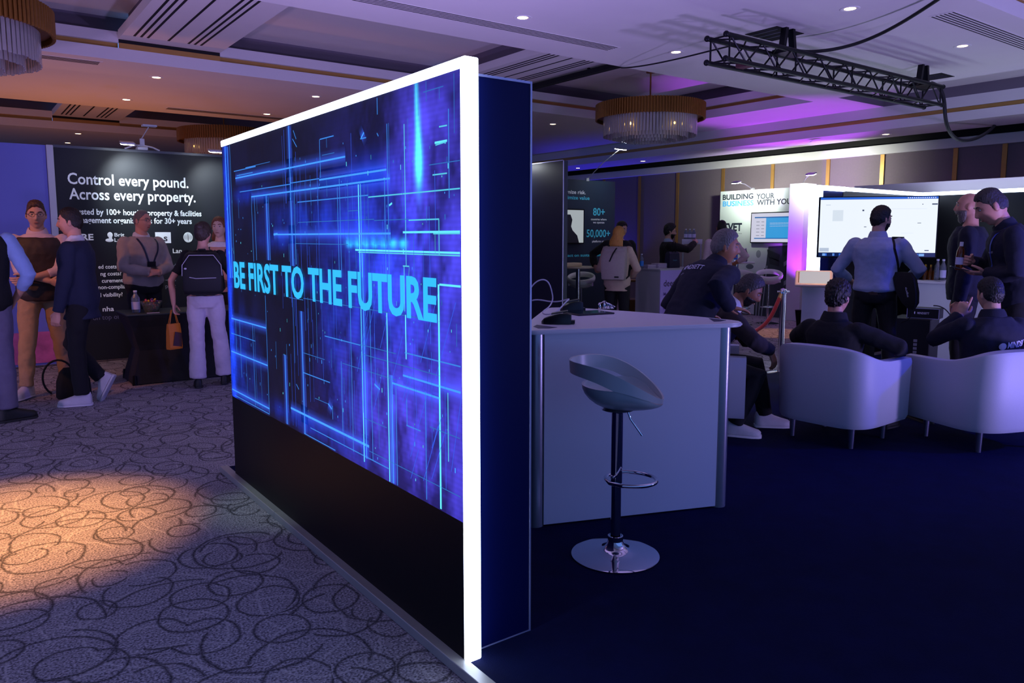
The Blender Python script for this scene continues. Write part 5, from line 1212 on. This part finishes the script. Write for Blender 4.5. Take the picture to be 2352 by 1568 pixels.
C_navy = fab('navy', '0d1228'); C_ink = fab('ink', '090a12'); C_black = fab('black', '0b0b0d'); C_suit = fab('suit_navy', '181f3a')
C_white = fab('white_shirt', 'd2d0d8'); C_blue = fab('blue_shirt', '8fa8e0'); C_pale = fab('pale_pink_shirt', 'd4bcc4'); C_greyblue = fab('grey_blue_shirt', '9aa6c6')
C_vest = fab('brown_gilet', '33241c', .6); C_tan = fab('tan_chino', 'a8845e'); C_mauve = fab('mauve_trouser', '6b6480'); C_sweat = fab('grey_sweater', '9f948f', 1.); C_cream = fab('cream_trouser', 'c9bccb')
C_beige = fab('beige_blazer', 'c8ae98'); C_dk = fab('dark_trouser', '0a0a10'); C_brown = fab('brown_suit', '241a1c')
M_lan = fab('lanyard_navy', '18203c', .6); M_lanb = fab('lanyard_blue', '1a3ab0', .5, emit=None); M_print = mat('print_jacket', 'c8c8e0', .6)
G = lambda kind, cl, infl=.014, **k: dict(kind=kind, cl=cl, infl=infl, **k)
BR, DB, GR, SG, BLD, RED, BK = ('brown', '4a2f1e'), ('dark_brown', '1d140f'), ('grey', '6e6864'), ('salt', '37312f'), ('blonde', 'c4883c'), ('auburn', '7a4526'), ('black', '0d0b0b')
# ---- left group
p = at_d(-44, 6.2)
P1 = person('man cut by the left edge, dark waistcoat over a blue shirt, seen from behind', p, 5, 1.90, hands={'R': (.22, .10, 1.02), 'L': (-.2, .25, 1.1)}, elbow={'R': (1, -.9, -.2)}, hair=('short', BR), eyes=False,
            top=[G('shirt', C_blue, .016, sleeve=.78, hem=-.02), G('waistcoat', C_ink, .028, arms=False, hem=-.10, top_h=.50)], legs=(C_mauve, .02, .012), shoes=('black', '0c0c0e'), feet={'L': (-.10, -.05, 0, 12, 0), 'R': (.12, .0, 0, -70, 0)})
p = at_d(92, 7.35)
P2 = person('man with glasses in a brown gilet and tan chinos facing the camera, arms folded', p, 186, 1.89, hands={'L': (.06, .25, 1.15), 'R': (-.10, .22, 1.12)}, elbow={'L': (-1, .0, -.5), 'R': (1, 0, -.5)}, skin='fair', hair=('quiff', BR), glasses='201a1a', beard=None, head=(6, 4, 0),
            top=[G('shirt', C_pale, .016, sleeve=.72, hem=-.02), G('gilet', C_vest, .032, arms=False, hem=-.10, top_h=.50)], legs=(C_tan, .03), vox=.0055, shoes=('white', 'cfc8cc', 'd8d2d4'), collar=(C_pale, .03, 1.02), feet={'L': (-.16, -.1, 0, 25, 0), 'R': (.17, .1, 0, -25, 0)})
p = at_d(184, 6.95)
P3 = person('man in a navy suit and white trainers walking left in profile', p, -72, 1.81, hands={'L': (-.22, .14, .83), 'R': (.2, .1, .82)}, hair=('short', DB), skin='pink', head=(8, 3, 0), vox=.0055, lean=3,
            top=[G('jacket', C_suit, .022, hem=-.19, flare=.03)], legs=(C_dk, .02, .006), shoes=('white', 'cfc8cc', 'd8d2d4'), collar=(C_white, .022, 1.0), feet={'L': (-.09, .02, 0, 8, 0), 'R': (.11, -.10, .12, -6, 62)})
p = at_d(328, 8.7)
P4 = person('older man in a grey jumper with glasses and lanyard, hands clasped behind the black table', p, 150, 1.86, girth=1.14, hands={'L': (-.01, .29, 1.15), 'R': (.08, .28, 1.15)}, elbow={'L': (-1, -.5, -.3), 'R': (1, -.5, -.3)}, hair=('thin', GR), skin='pink', glasses='3a3230', head=(20, 2, 0), vox=.0055,
            hand_n=((-.3, .7, .4), (.3, .7, .4)), hand_d=((.9, .1, -.05), (-.9, .1, -.05)), curl=(.5, .6),
            top=[G('jumper', C_sweat, .026, hem=-.06, flare=.0, cuff=1), ], legs=(C_black, .015), collar=(C_white, .02, 1.05), shoes=('black', '0c0c0e'))
strap(P4, P4['tops'][0], [(-.075, .2, .54), (-.09, 1, .50), (-.06, 1, .36), (-.02, 1, .22)], .02, M_lan); strap(P4, P4['tops'][0], [(.075, .2, .54), (.09, 1, .50), (.05, 1, .36), (.02, 1, .22)], .02, M_lan)
o = strap(P4, P4['tops'][0], [(.0, 1, .235), (.0, 1, .17)], .10, C_ink, 'badge', .01); o.parent = [c_ for c_ in P4['root'].children if c_.name.startswith('lanyard')][0]
p = at_d(468, 7.75)
P5 = person('woman with pinned up hair in a black top and cream trousers, seen from behind', p, 4, 1.70, female=True, hands={'L': (-.30, .03, .86), 'R': (.22, .2, 1.05)}, elbow={'L': (-1, -.6, 0)}, hair=('bun', ('mid_brown', '3a2a20')), eyes=False, skin='pink', head=(-20, 0, 0),
            top=[G('top', C_black, .016, sleeve=.36, hem=.02)], legs=(C_cream, .022, .028), shoes=('black', '0c0c0e'), feet={'L': (-.10, 0, 0, 8, 0), 'R': (.15, .12, 0, -8, 0)})
p = at_d(508, 9.2)
P6 = person('woman with auburn hair and lanyard facing the camera, half hidden by the screen wall', p, 196, 1.79, female=True, hair=('bob', RED), skin='pale', hands={'L': (-.2, .2, 1.0), 'R': (.2, .2, 1.0)}, top=[G('blouse', C_white, .016, hem=-.08), G('cardigan', fab('peach', 'b88a78'), .022, hem=-.1, top_h=.47)], legs=(C_dk, .015))
strap(P6, P6['tops'][1], [(-.07, .3, .50), (-.08, 1, .44), (-.04, 1, .2)], .018, M_lan); strap(P6, P6['tops'][1], [(.07, .3, .50), (.08, 1, .44), (.04, 1, .2)], .018, M_lan)
# ---- far middle
p = at_d(1418, 10.6)
P8 = person('blonde woman in a beige blazer seen from behind, wearing a pale backpack', p, 14, 1.70, female=True, hair=('long', BLD), eyes=False, hands={'L': (-.12, .26, 1.02), 'R': (.12, .28, 1.0)}, elbow={'L': (-1, -.6, -.5), 'R': (1, -.5, -.5)}, head=(-12, 5, 0),
            top=[G('blazer', C_beige, .030, hem=-.14, flare=.035)], legs=(C_dk, .015), shoes=('black', '0c0c0e'))
p = at_d(1422, 12.0)
P9 = person('man in black behind the blonde woman, one arm stretched to the pale high table', p, 160, 1.80, hair=('short', DB), hands={'R': (.40, .02, 1.09), 'L': (-.2, .2, 1.0)}, elbow={'R': (.6, -1, -.2)}, head=(25, 12, 0), top=[G('jacket', C_black, .026, hem=-.12)], legs=(C_dk, .015))
p = at_d(1534, 12.7)
P10 = person('dark haired man in a black jacket with glasses looking right behind the lilac counter', p, 82, 1.76, hair=('thick', BK), glasses='0a0a0c', skin='fair', beard=('dark', ('black', '0d0b0b'), .006), hands={'R': (.06, .42, 1.44), 'L': (-.2, .1, .9)}, elbow={'R': (1, .2, -.6)}, head=(0, 3, 0), top=[G('jacket', C_black, .026, hem=-.14)], legs=(C_dk, .015), collar=(C_greyblue, .03))
p = at_d(1656, 12.4)
P12 = person('man in a pale pink shirt seen from behind in the white booth', p, -4, 1.82, hair=('fade', BK), eyes=False, skin='tan', hands={'L': (-.15, .25, 1.05), 'R': (.22, .2, 1.1)}, elbow={'R': (1, -.4, -.2)}, top=[G('shirt', C_pale, .02, sleeve=.8, hem=-.08)], legs=(C_dk, .015))
# ---- on the stand
p = at_d(1577, 5.05)
P11 = person('grey haired man in a dark printed jacket leaning beside the pointed counter end', p, 46, 1.66, z0=.04, lean=35, bend=8, hair=('short', GR), skin='tan', head=(-42, 8, 0), hands={'R': (.24, .15, 1.04), 'L': (-.18, .32, .95)}, elbow={'R': (.5, -1, -.3), 'L': (-.1, .2, -1)}, hand_d=((.2, 1, -.1), (.3, .9, -.15)), hand_n=((0, 0, 1), (0, 0, 1)), curl=(.2, .15),
            top=[G('jacket', C_navy, .026, hem=-.10)], legs=(C_dk, .015), collar=(C_navy, .035, 1.12), vox=.006)
print_on(P11, P11['tops'][0], 'MINDSETT', .375, -.165, .22, .040, M_print, slant=.0)
print_on(P11, P11['tops'][0], 'ecoonline', .335, -.165, .06, .012, M_print, bold=.0)
strap(P11, P11['tops'][0], [(-.085, -.4, .52), (-.04, -1, .535), (.04, -1, .535), (.085, -.4, .52)], .018, M_lanb)
p = at_d(1612, 5.9)
P13 = person('moustached man in a dark suit bending forward on a white armchair, holding a beer bottle', p, 88, 1.80, z0=.04, sit=True, hip=.52, lean=26, bend=16, hair=('short', SG), skin='brown', head=(-6, 32, 0), beard=('moustache', ('black', '0d0b0b'), .004), hands={'R': (.18, .50, .66), 'L': (.02, .24, .86)}, elbow={'R': (1, -.4, .2), 'L': (-1, .2, -.3)},
             feet={'R': (.20, .26, 0, -8, 0), 'L': (-.14, .52, 0, 6, 0)}, knee={'R': (.25, 1, 1), 'L': (-.1, 1, 1)}, hand_d=((.3, .6, -.1), (0, .35, -.9)), hand_n=((-.2, .9, .2), (.5, .8, .2)), curl=(.9, .35),
             top=[G('jacket', C_brown, .024, hem=-.08)], legs=(C_ink, .012), collar=(C_white, .04), shoes=('white', 'cfc8cc', 'd8d2d4'), vox=.006)
strap(P13, P13['tops'][0], [(.07, .2, .53), (.085, 1, .49), (.05, 1, .36), (.02, 1, .26)], .018, M_lanb)
p = at_d(2012, 7.25)
P14 = person('man in a grey blue shirt and dark trousers seen from behind before the bright monitor', p, 9, 1.80, z0=.04, girth=1.06, hair=('short', BK), skin='fair', head=(-42, 2, 0), beard=('dark', ('black', '0d0b0b'), .004), hands={'L': (-.24, .24, 1.04), 'R': (.20, .22, 1.06)}, elbow={'L': (-1, -.5, -.5), 'R': (1, -.3, -.4)},
             top=[G('shirt', C_greyblue, .024, sleeve=.86, hem=-.02, flare=.0)], legs=(C_dk, .015), collar=(C_greyblue, .03, 1.0), feet={'L': (-.17, 0, 0, 10, 0), 'R': (.17, .05, 0, -10, 0)})
m = MB(); c, R = P14['sp'](-.005*P14['s'])
m.rings([[c+R @ Vector((.190*math.cos(q), .140*math.sin(q), z)) for q in [2*math.pi*i/32 for i in range(32)]] for z in (-.022, .018)]); o = m.build('belt', mat('belt_leather', '3a241a', .45), None, True); o.parent = P14['root']
strap(P14, P14['tops'][0], [(-.08, -.3, .525), (-.04, -1, .535), (.04, -1, .535), (.08, -.3, .525)], .018, M_lan)
p = (5.26, 3.13)
P15 = person('man with tousled brown hair in a dark jumper sitting in the left armchair, back turned', p, 28, 1.72, z0=.04, sit=True, hip=.40, hipy=.10, lean=-22, bend=30, hs=1.06, hair=('thick', DB), eyes=False, skin='pink', head=(6, 6, 0), hands={'L': (-.28, .40, .66), 'R': (.34, .36, .66)}, elbow={'L': (-1, -.2, -.2), 'R': (1, -.2, -.2)},
             feet={'L': (-.15, .58, 0, 5, 0), 'R': (.15, .58, 0, -5, 0)}, knee={'L': (-.2, 1, 1), 'R': (.2, 1, 1)}, top=[G('jumper', C_ink, .026, hem=-.06)], legs=(C_dk, .012), collar=(C_ink, .045, 1.25), vox=.006, girth=1.05)
strap(P15, P15['tops'][0], [(-.085, -.4, .525), (-.04, -1, .54), (.04, -1, .54), (.085, -.4, .525)], .016, M_lanb)
p = at_d(2222, 7.0)
P16 = person('bald man with a grey beard in dark clothes looking left beside the monitor', p, -86, 1.92, z0=.04, hair=None, skin='pink', beard=('full', ('greybeard', '6a615c'), .012, .022), head=(0, 0, 0), hands={'L': (-.26, .04, .84), 'R': (.26, .08, .84)}, top=[G('jacket', C_navy, .026, hem=-.12)], legs=(C_dk, .015), vox=.006, girth=1.05)
p = at_d(2340, 6.2)
P17 = person('man with cropped grey hair in a dark jacket looking down at his phone', p, -102, 1.92, z0=.04, lean=9, bend=16, hs=1.14, hair=('fade', SG), skin='pink', head=(2, 26, 0), hands={'L': (-.07, .24, 1.20), 'R': (.10, .32, 1.29)}, elbow={'L': (-1, -.6, -.6), 'R': (1, -.4, -.6)},
             hand_d=((.15, 1, .0), (-.5, .6, .1)), hand_n=((-.35, 0, -1), (.5, .6, .15)), curl=(.22, .85), top=[G('jacket', C_navy, .026, hem=-.12)], legs=(C_dk, .015), collar=(C_navy, .035, 1.1), vox=.005, girth=1.04)
strap(P17, P17['tops'][0], [(-.075, -.2, .535), (-.09, 1, .50), (-.07, 1, .36), (-.03, 1, .22)], .018, M_lanb)
print_on(P17, P17['tops'][0], 'MINDSETT', .34, -.05, .07, .014, M_print, front=True)
p = (6.11, 2.37)
P18 = person('man in a dark printed jumper sitting in the right armchair, raising a pointing hand', p, -34, 1.76, z0=.04, sit=True, hip=.42, hipy=.08, lean=-16, bend=28, hair=('short', BK), eyes=False, skin='fair', head=(10, 4, 0), hands={'L': (-.10, .26, .90), 'R': (.30, .36, .66)}, elbow={'L': (-1, .3, -1), 'R': (1, -.2, -.2)},
             feet={'L': (-.15, .56, 0, 5, 0), 'R': (.15, .56, 0, -5, 0)}, knee={'L': (-.2, 1, 1), 'R': (.2, 1, 1)}, hand_d=((.30, .05, .95), None), hand_n=((-.6, -.75, .1), None), curl=(.75, .4), point_index=True, top=[G('jumper', C_navy, .026, hem=-.06)], legs=(C_dk, .012), collar=(C_navy, .03, 1.15), vox=.005, girth=1.06)
print_on(P18, P18['tops'][0], 'MINDSETT', .30, .03, .20, .042, M_print, slant=.08)
print_on(P18, P18['tops'][0], 'powered by ecoonline', .26, -.015, .085, .010, M_print, slant=.08, bold=0)
c, R = P18['sp'](.313*P18['s'])
q = on_cloth(P18, P18['tops'][0], [(c+R @ Vector((-.006+.026*math.cos(a), 0, .026*math.sin(a))), R @ Vector((0, -1, 0))) for a in [2*math.pi*i/20 for i in range(20)]], .003)
m = MB(); m.rings([q, [v+R @ Vector((0, -.002, 0)) for v in q]]); o = m.build('logo_ball', M_print); o.parent = P18['root']
strap(P18, P18['tops'][0], [(-.085, -.4, .525), (-.04, -1, .54), (.04, -1, .54), (.085, -.4, .525)], .018, M_lanb)
m = MB(); E, W_ = P18['arm']['L'][1:]; dv = (W_-E).normalized(); m.tube([W_-dv*.035, W_-dv*.010], .036, 18); o = m.build('wrist_watch', M_plastic, None, True); o.parent = P18['root']
# ---- things they hold or carry
def beer(label, P, loc, axis, lab=M_label):
    w = world(P, loc); R = P['root'].matrix_basis.to_3x3(); ax = (R @ Vector(axis)).normalized(); t = thing('beer_bottle', label, 'bottle', tuple(w))
    Q = Vector((0, 0, 1)).rotation_difference(ax).to_matrix().to_4x4(); M = Matrix.Translation(w) @ Q
    m = MB(); m.lathe([(.001, -.115), (.028, -.114), (.0305, -.105), (.0305, .02), (.027, .045), (.0135, .085), (.0125, .115), (.001, .116)], n=22, M=M); m.build('bottle_body', mat('beer_glass', '6a3208', .12, trans=.35), t, True)
    m = MB(); m.lathe([(.0310, -.07), (.0312, -.01)], n=22, cap=False, M=M); m.build('bottle_label', lab, t, True)
    m = MB(); m.lathe([(.0160, .070), (.0140, .086), (.0138, .118), (.001, .119)], n=18, M=M); m.build('neck_foil', mat('foil_white', 'd8d4dc', .4), t, True)
beer('amber beer bottle with white foil neck held by the man looking at his phone', P17, (.035, .42, 1.335), (.02, -.05, 1))
beer('brown beer bottle with white labels held by the bending man', P13, (.06, .27, .83), (.05, -.12, 1))
w = world(P17, (-.055, .43, 1.23)); t = thing('smartphone', 'dark smartphone lying in the palm of the man on the right', 'phone', tuple(w)); M = Matrix.Translation(w) @ P17['root'].matrix_basis.to_3x3().to_4x4() @ Matrix.Rotation(.25, 4, 'X')
m = MB(); m.box(-.037, .037, -.075, .075, 0, .008, M, bev=.003); m.build('body', M_plastic, t); m = MB(); m.box(-.034, .034, -.071, .071, .008, .009, M); m.build('screen', M_screenoff, t)
def pack_ring(M, y0, y1, w, z, k=5):
    return [M @ Vector(p) for p in ((-w*.92, y0, z), (w*.92, y0, z), (w, y0-.03, z), (w*.95, y1+.02, z), (w*.75, y1, z), (-w*.75, y1, z), (-w*.95, y1+.02, z), (-w, y0-.03, z))]
def backpack(label, P, h0, ht, w, dep, mt, roll=False):
    s = P['s']; c, R = P['sp'](h0*s); M = P['root'].matrix_basis @ (Matrix.Translation(c+R @ Vector((0, -.125*s, 0))) @ R.to_4x4())
    t = thing('backpack', label, 'backpack', tuple(M.translation)); m = MB()
    prof = [(0, .5, .88), (.03, .85, .97), (.12, 1, 1), (.55, 1, 1), (.85, .8, .95), (.96, .55, .82), (1, .3, .7)] if not roll else [(0, .7, .85), (.04, .95, .95), (.3, 1, 1), (.62, .95, 1.02), (.78, .75, 1.), (.86, .5, 1.), (.93, .55, .98), (1, .3, .96)]
    m.rings([pack_ring(M, 0, -dep*d, w*ww, ht*z) for z, d, ww in prof]); m.build('bag_body', mt[0], t, True, 50)
    for sg in (-1, 1):
        pts = [(sg*w*.6, .0, ht*.95), (sg*w*.62, .06, ht*1.02), (sg*w*.66, .17, ht*.96), (sg*w*.75, .27, ht*.7), (sg*w*.9, .24, ht*.4), (sg*w*1.02, .08, ht*.12), (sg*w*.9, .0, ht*.05)]
        m = MB(); m.tube([M @ Vector(p) for p in pts], .016, 8, flat=.5); m.build('shoulder_strap', mt[1], t, True)
    if not roll:
        m = MB(); m.tube([M @ Vector(p) for p in ((-w*.99, -dep*.8, ht*.45), (-w*.96, -dep*.88, ht*.7), (-w*.6, -dep*.85, ht*.93), (w*.6, -dep*.85, ht*.93), (w*.96, -dep*.88, ht*.7), (w*.99, -dep*.8, ht*.45))], .004, 6); m.tube([M @ Vector(p) for p in ((-w*.62, -dep*1.0, ht*.42), (-.3*w, -dep*1.01, ht*.39), (w*.7, -dep*1.01, ht*.40))], .004, 6); m.build('piping', mt[2], t, True)
        m = MB(); m.tube([M @ Vector(p) for p in ((-.04, -.02, ht*.98), (-.03, -.02, ht*1.06), (.03, -.02, ht*1.06), (.04, -.02, ht*.98))], .008, 8); m.build('handle', mt[1], t, True)
        m = MB(); m.ball(M @ Vector((-w*.8, -dep*.96, ht*.62)), (.014, .006, .010), 10); m.build('badge', mt[2], t, True)
    else:
        m = MB(); m.tube([M @ Vector(p) for p in ((.05, -.02, ht*1.0), (.03, -dep*.55, ht*.93), (.0, -dep*.8, ht*.80), (-.04, -dep*1.01, ht*.56))], .012, 8, flat=.5); m.build('buckle_strap', mt[1], t, True)
        m = MB(); m.box(.03, .09, -dep*1.02, -dep*.98, ht*.09, ht*.13, M); m.build('patch', mt[1], t)
    return t
backpack('black backpack with pale piping on the back of the woman in cream trousers', P5, .04, .42, .185, .15, (fab('pack_black', '0a0b12', .7), C_black, mat('piping_pale', 'b8b4c0', .5)))
backpack('pale roll top backpack on the back of the blonde woman', P8, .02, .46, .17, .16, (fab('pack_grey', 'a89a92', .8), C_black), True)
# orange carrier bag
w = world(P5, (-.315, .07, .53)); t = thing('carrier_bag', 'orange printed carrier bag hanging from the hand of the woman in cream trousers', 'bag', tuple(w)); M = Matrix.Translation(w) @ Matrix.Rotation(P5['root'].rotation_euler.z+rad(40), 4, 'Z')
m = MB(); m.rings([[M @ Vector((sx*.07*k, sy*d, z)) for sx, sy in ((-1, -1), (1, -1), (1, 1), (-1, 1))] for z, d, k in ((-.13, .03, 1.), (-.11, .035, 1.), (.05, .025, .98), (.13, .012, .95))]); m.build('bag_body', mat('bag_orange', 'd8781c', .5), t)
m = MB(); m.quad(*[M @ Vector((x, -.037, z)) for x, z in ((-.04, -.09), (.06, -.11), (.065, .03), (-.01, .05))]); m.build('print', mat('bag_print_dark', '4a2a2c', .5), t)
for sy in (-1, 1):
    m = MB(); m.tube([M @ Vector(p) for p in ((-.05, sy*.012, .125), (-.015, sy*.006, .27), (.015, sy*.006, .27), (.05, sy*.012, .125))], .004, 6); m.build('handle', MATS['bag_orange'], t, True)
# black bag on the floor behind the walking man
w = at_d(152, 7.25); t = thing('floor_bag', 'black bag with an upright loop handle standing on the carpet by the white trainers', 'bag', tuple(w)); M = Matrix.Translation(w) @ Matrix.Rotation(zrot(w.x, w.y, 0), 4, 'Z')
m = MB(); m.rings([[M @ Vector((sx*.15*k, sy*.10*k2, z)) for sx, sy in ((-1, -.6), (-.6, -1), (.6, -1), (1, -.6), (1, .6), (.6, 1), (-.6, 1), (-1, .6))] for z, k, k2 in ((0.0, .9, .9), (.03, 1, 1), (.16, .95, .9), (.25, .75, .6), (.29, .5, .3))]); m.build('bag_body', C_black, t, True, 60)
m = MB(); m.tube([M @ Vector((-.12+.13*math.cos(a)*-1.0, 0, .20+.17*math.sin(a))) for a in [rad(-60+240*i/16) for i in range(17)]], .016, 10, flat=.6); m.build('handle', C_black, t, True)
# shoulder bag
s14 = P14['s']; t = thing('shoulder_bag', 'black shoulder bag on the right side of the man in the blue shirt', 'bag', tuple(world(P14, (.27, -.02, 1.05))))
M = P14['root'].matrix_basis @ Matrix.Translation((.285, -.06, .93)) @ Matrix.Rotation(rad(-12), 4, 'Z')
m = MB(); m.rings([[M @ Vector((x0+sx*wx, sy*.045*k, z)) for sx, sy in ((-1, -1), (1, -1), (1, 1), (-1, 1))] for z, x0, wx, k in ((-.10, .045, .02, .5), (-.04, .03, .06, 1), (.06, .0, .085, 1.1), (.18, -.03, .09, 1), (.24, -.05, .07, .5))]); m.build('bag_body', C_black, t, True, 50)
st_ = strap(P14, P14['tops'][0], [(.215, -1, .10), (.17, -1, .25), (.13, -1, .40), (.115, -.5, .49), (.115, .3, .50), (.13, 1, .42), (.17, 1, .28), (.21, 1, .12)], .02, C_black, 'strap', .006)
st_.parent = t; st_.matrix_parent_inverse = wm(t).inverted() @ P14['root'].matrix_basis
m = MB(); m.tube([M @ Vector(p) for p in ((.045, -.02, -.09), (.05, -.03, -.16), (.02, -.02, -.2), (-.04, -.02, -.23))], .004, 6); m.build('drawstring', C_black, t, True)
text('lettering', 'mpro', M @ Vector((.03, -.051, .02)), M.to_3x3() @ Vector((-.25, 0, .9)), M.to_3x3() @ Vector((-.9, 0, -.25)), .09, .02, M_print, t)
# ================================================================ light
W = bpy.data.worlds.new('hall_ambient'); SC.world = W; W.use_nodes = True
bg = W.node_tree.nodes['Background']; bg.inputs[0].default_value = (*lin('6a92ea'), 1); bg.inputs[1].default_value = .9
WARM = 'ffb060'
for x, y, l in DL: spot('downlight_beam', (x, y, ZC-.03), (x, y, 0), 9, WARM, 75, .8, .05)
for x, y in ((12.46, 6.65), (12.49, 12.11), (12.46, 14.24)): spot('downlight_beam', (x, y, 3.17), (x, y, 0), 8, WARM, 75, .8, .05)
q = on_z(-20, 1225, 0); spot('downlight_pool', (q.x, q.y, ZC-.03), q, 1500, 'ffae58', 36, .95, .04)
q = on_z(1790, 765, 0); spot('downlight_pool', (q.x, q.y, ZC-.03), q, 240, 'ffae58', 24, .5, .04)
# the magenta uplighter and a blue one behind the teal booth
spot('uplight_beam', UPL, UPL+Vector((-.5, .1, 3)), 420, 'b040ff', 60, .6, .04)
spot('uplight_beam', (13.05, 14.0, .3), (13.0, 13.2, 3.2), 170, '3a30ff', 90, .7, .04)
# unseen blue spot standing in for an LED wall at the right
spot('stage_wash', (8.6, -1.2, 2.9), (6.3, 2.2, .6), 620, '1a22ff', 50, .7, .15)
# unseen spots added to brighten the ceiling: behind screen wall, beside stand, left aisle
for x, y, tx, ty, e, c in ((2.7, 4.7, 3.2, 6.0, 300, 'b4a0ff'), (6.6, -1.0, 6.8, 1.5, 750, 'b4a0ff'), (-2.6, 3.6, -1.5, 6., 420, 'c0a4f0'), (10.2, .6, 10.6, 1.6, 300, 'a08cff'), (1.6, 13.2, 1.6, 13.4, 170, 'ff9a58'), (-2.8, 9.6, -2., 10.5, 90, 'ffa070')):
    spot('uplight_beam', (x, y, .25), (tx, ty, 3.5), e, c, 150, .9, .2)
spot('uplight_beam', UPL, (12.48, 8.22, 1.7), 330, 'b040ff', 60, .7, .04)
# added unseen spots: warm on the gilet man, cool on the screen wall's foot
spot('downlight_beam', (-2.2, 6.6, 3.45), (.5, 8.7, 1.3), 260, 'ff9c4c', 34, .7, .05)
spot('downlight_beam', (-.6, 5.9, 3.5), (1.38, 4.25, .12), 160, 'd8ffe8', 13, .9, .03)
q = at_d(1868, 8.05); spot('downlight_beam', (q.x-.1, q.y-.3, ZC-.03), (q.x, q.y, 1.1), 170, 'ffb878', 15, .8, .04)
# camera
cam = bpy.data.cameras.new('camera'); co = bpy.data.objects.new('camera', cam); COL.objects.link(co); SC.camera = co
co.location = (0, 0, CAMZ); co.rotation_euler = (math.pi/2-TH, 0, -YAW)
cam.sensor_width = 36; cam.lens = 36*F/2352; cam.shift_y = (CY-784)/2352; cam.clip_start = .05
SC.view_settings.view_transform = 'Standard'; SC.view_settings.look = 'None'; SC.view_settings.gamma = 1; SC.view_settings.use_curve_mapping = False
SC.view_settings.exposure = 0
cy = SC.cycles
cy.max_bounces = 7; cy.diffuse_bounces = 4; cy.glossy_bounces = 3; cy.transmission_bounces = 5; cy.sample_clamp_indirect = 4; cy.use_denoising = True; cy.caustics_reflective = False; cy.caustics_refractive = False
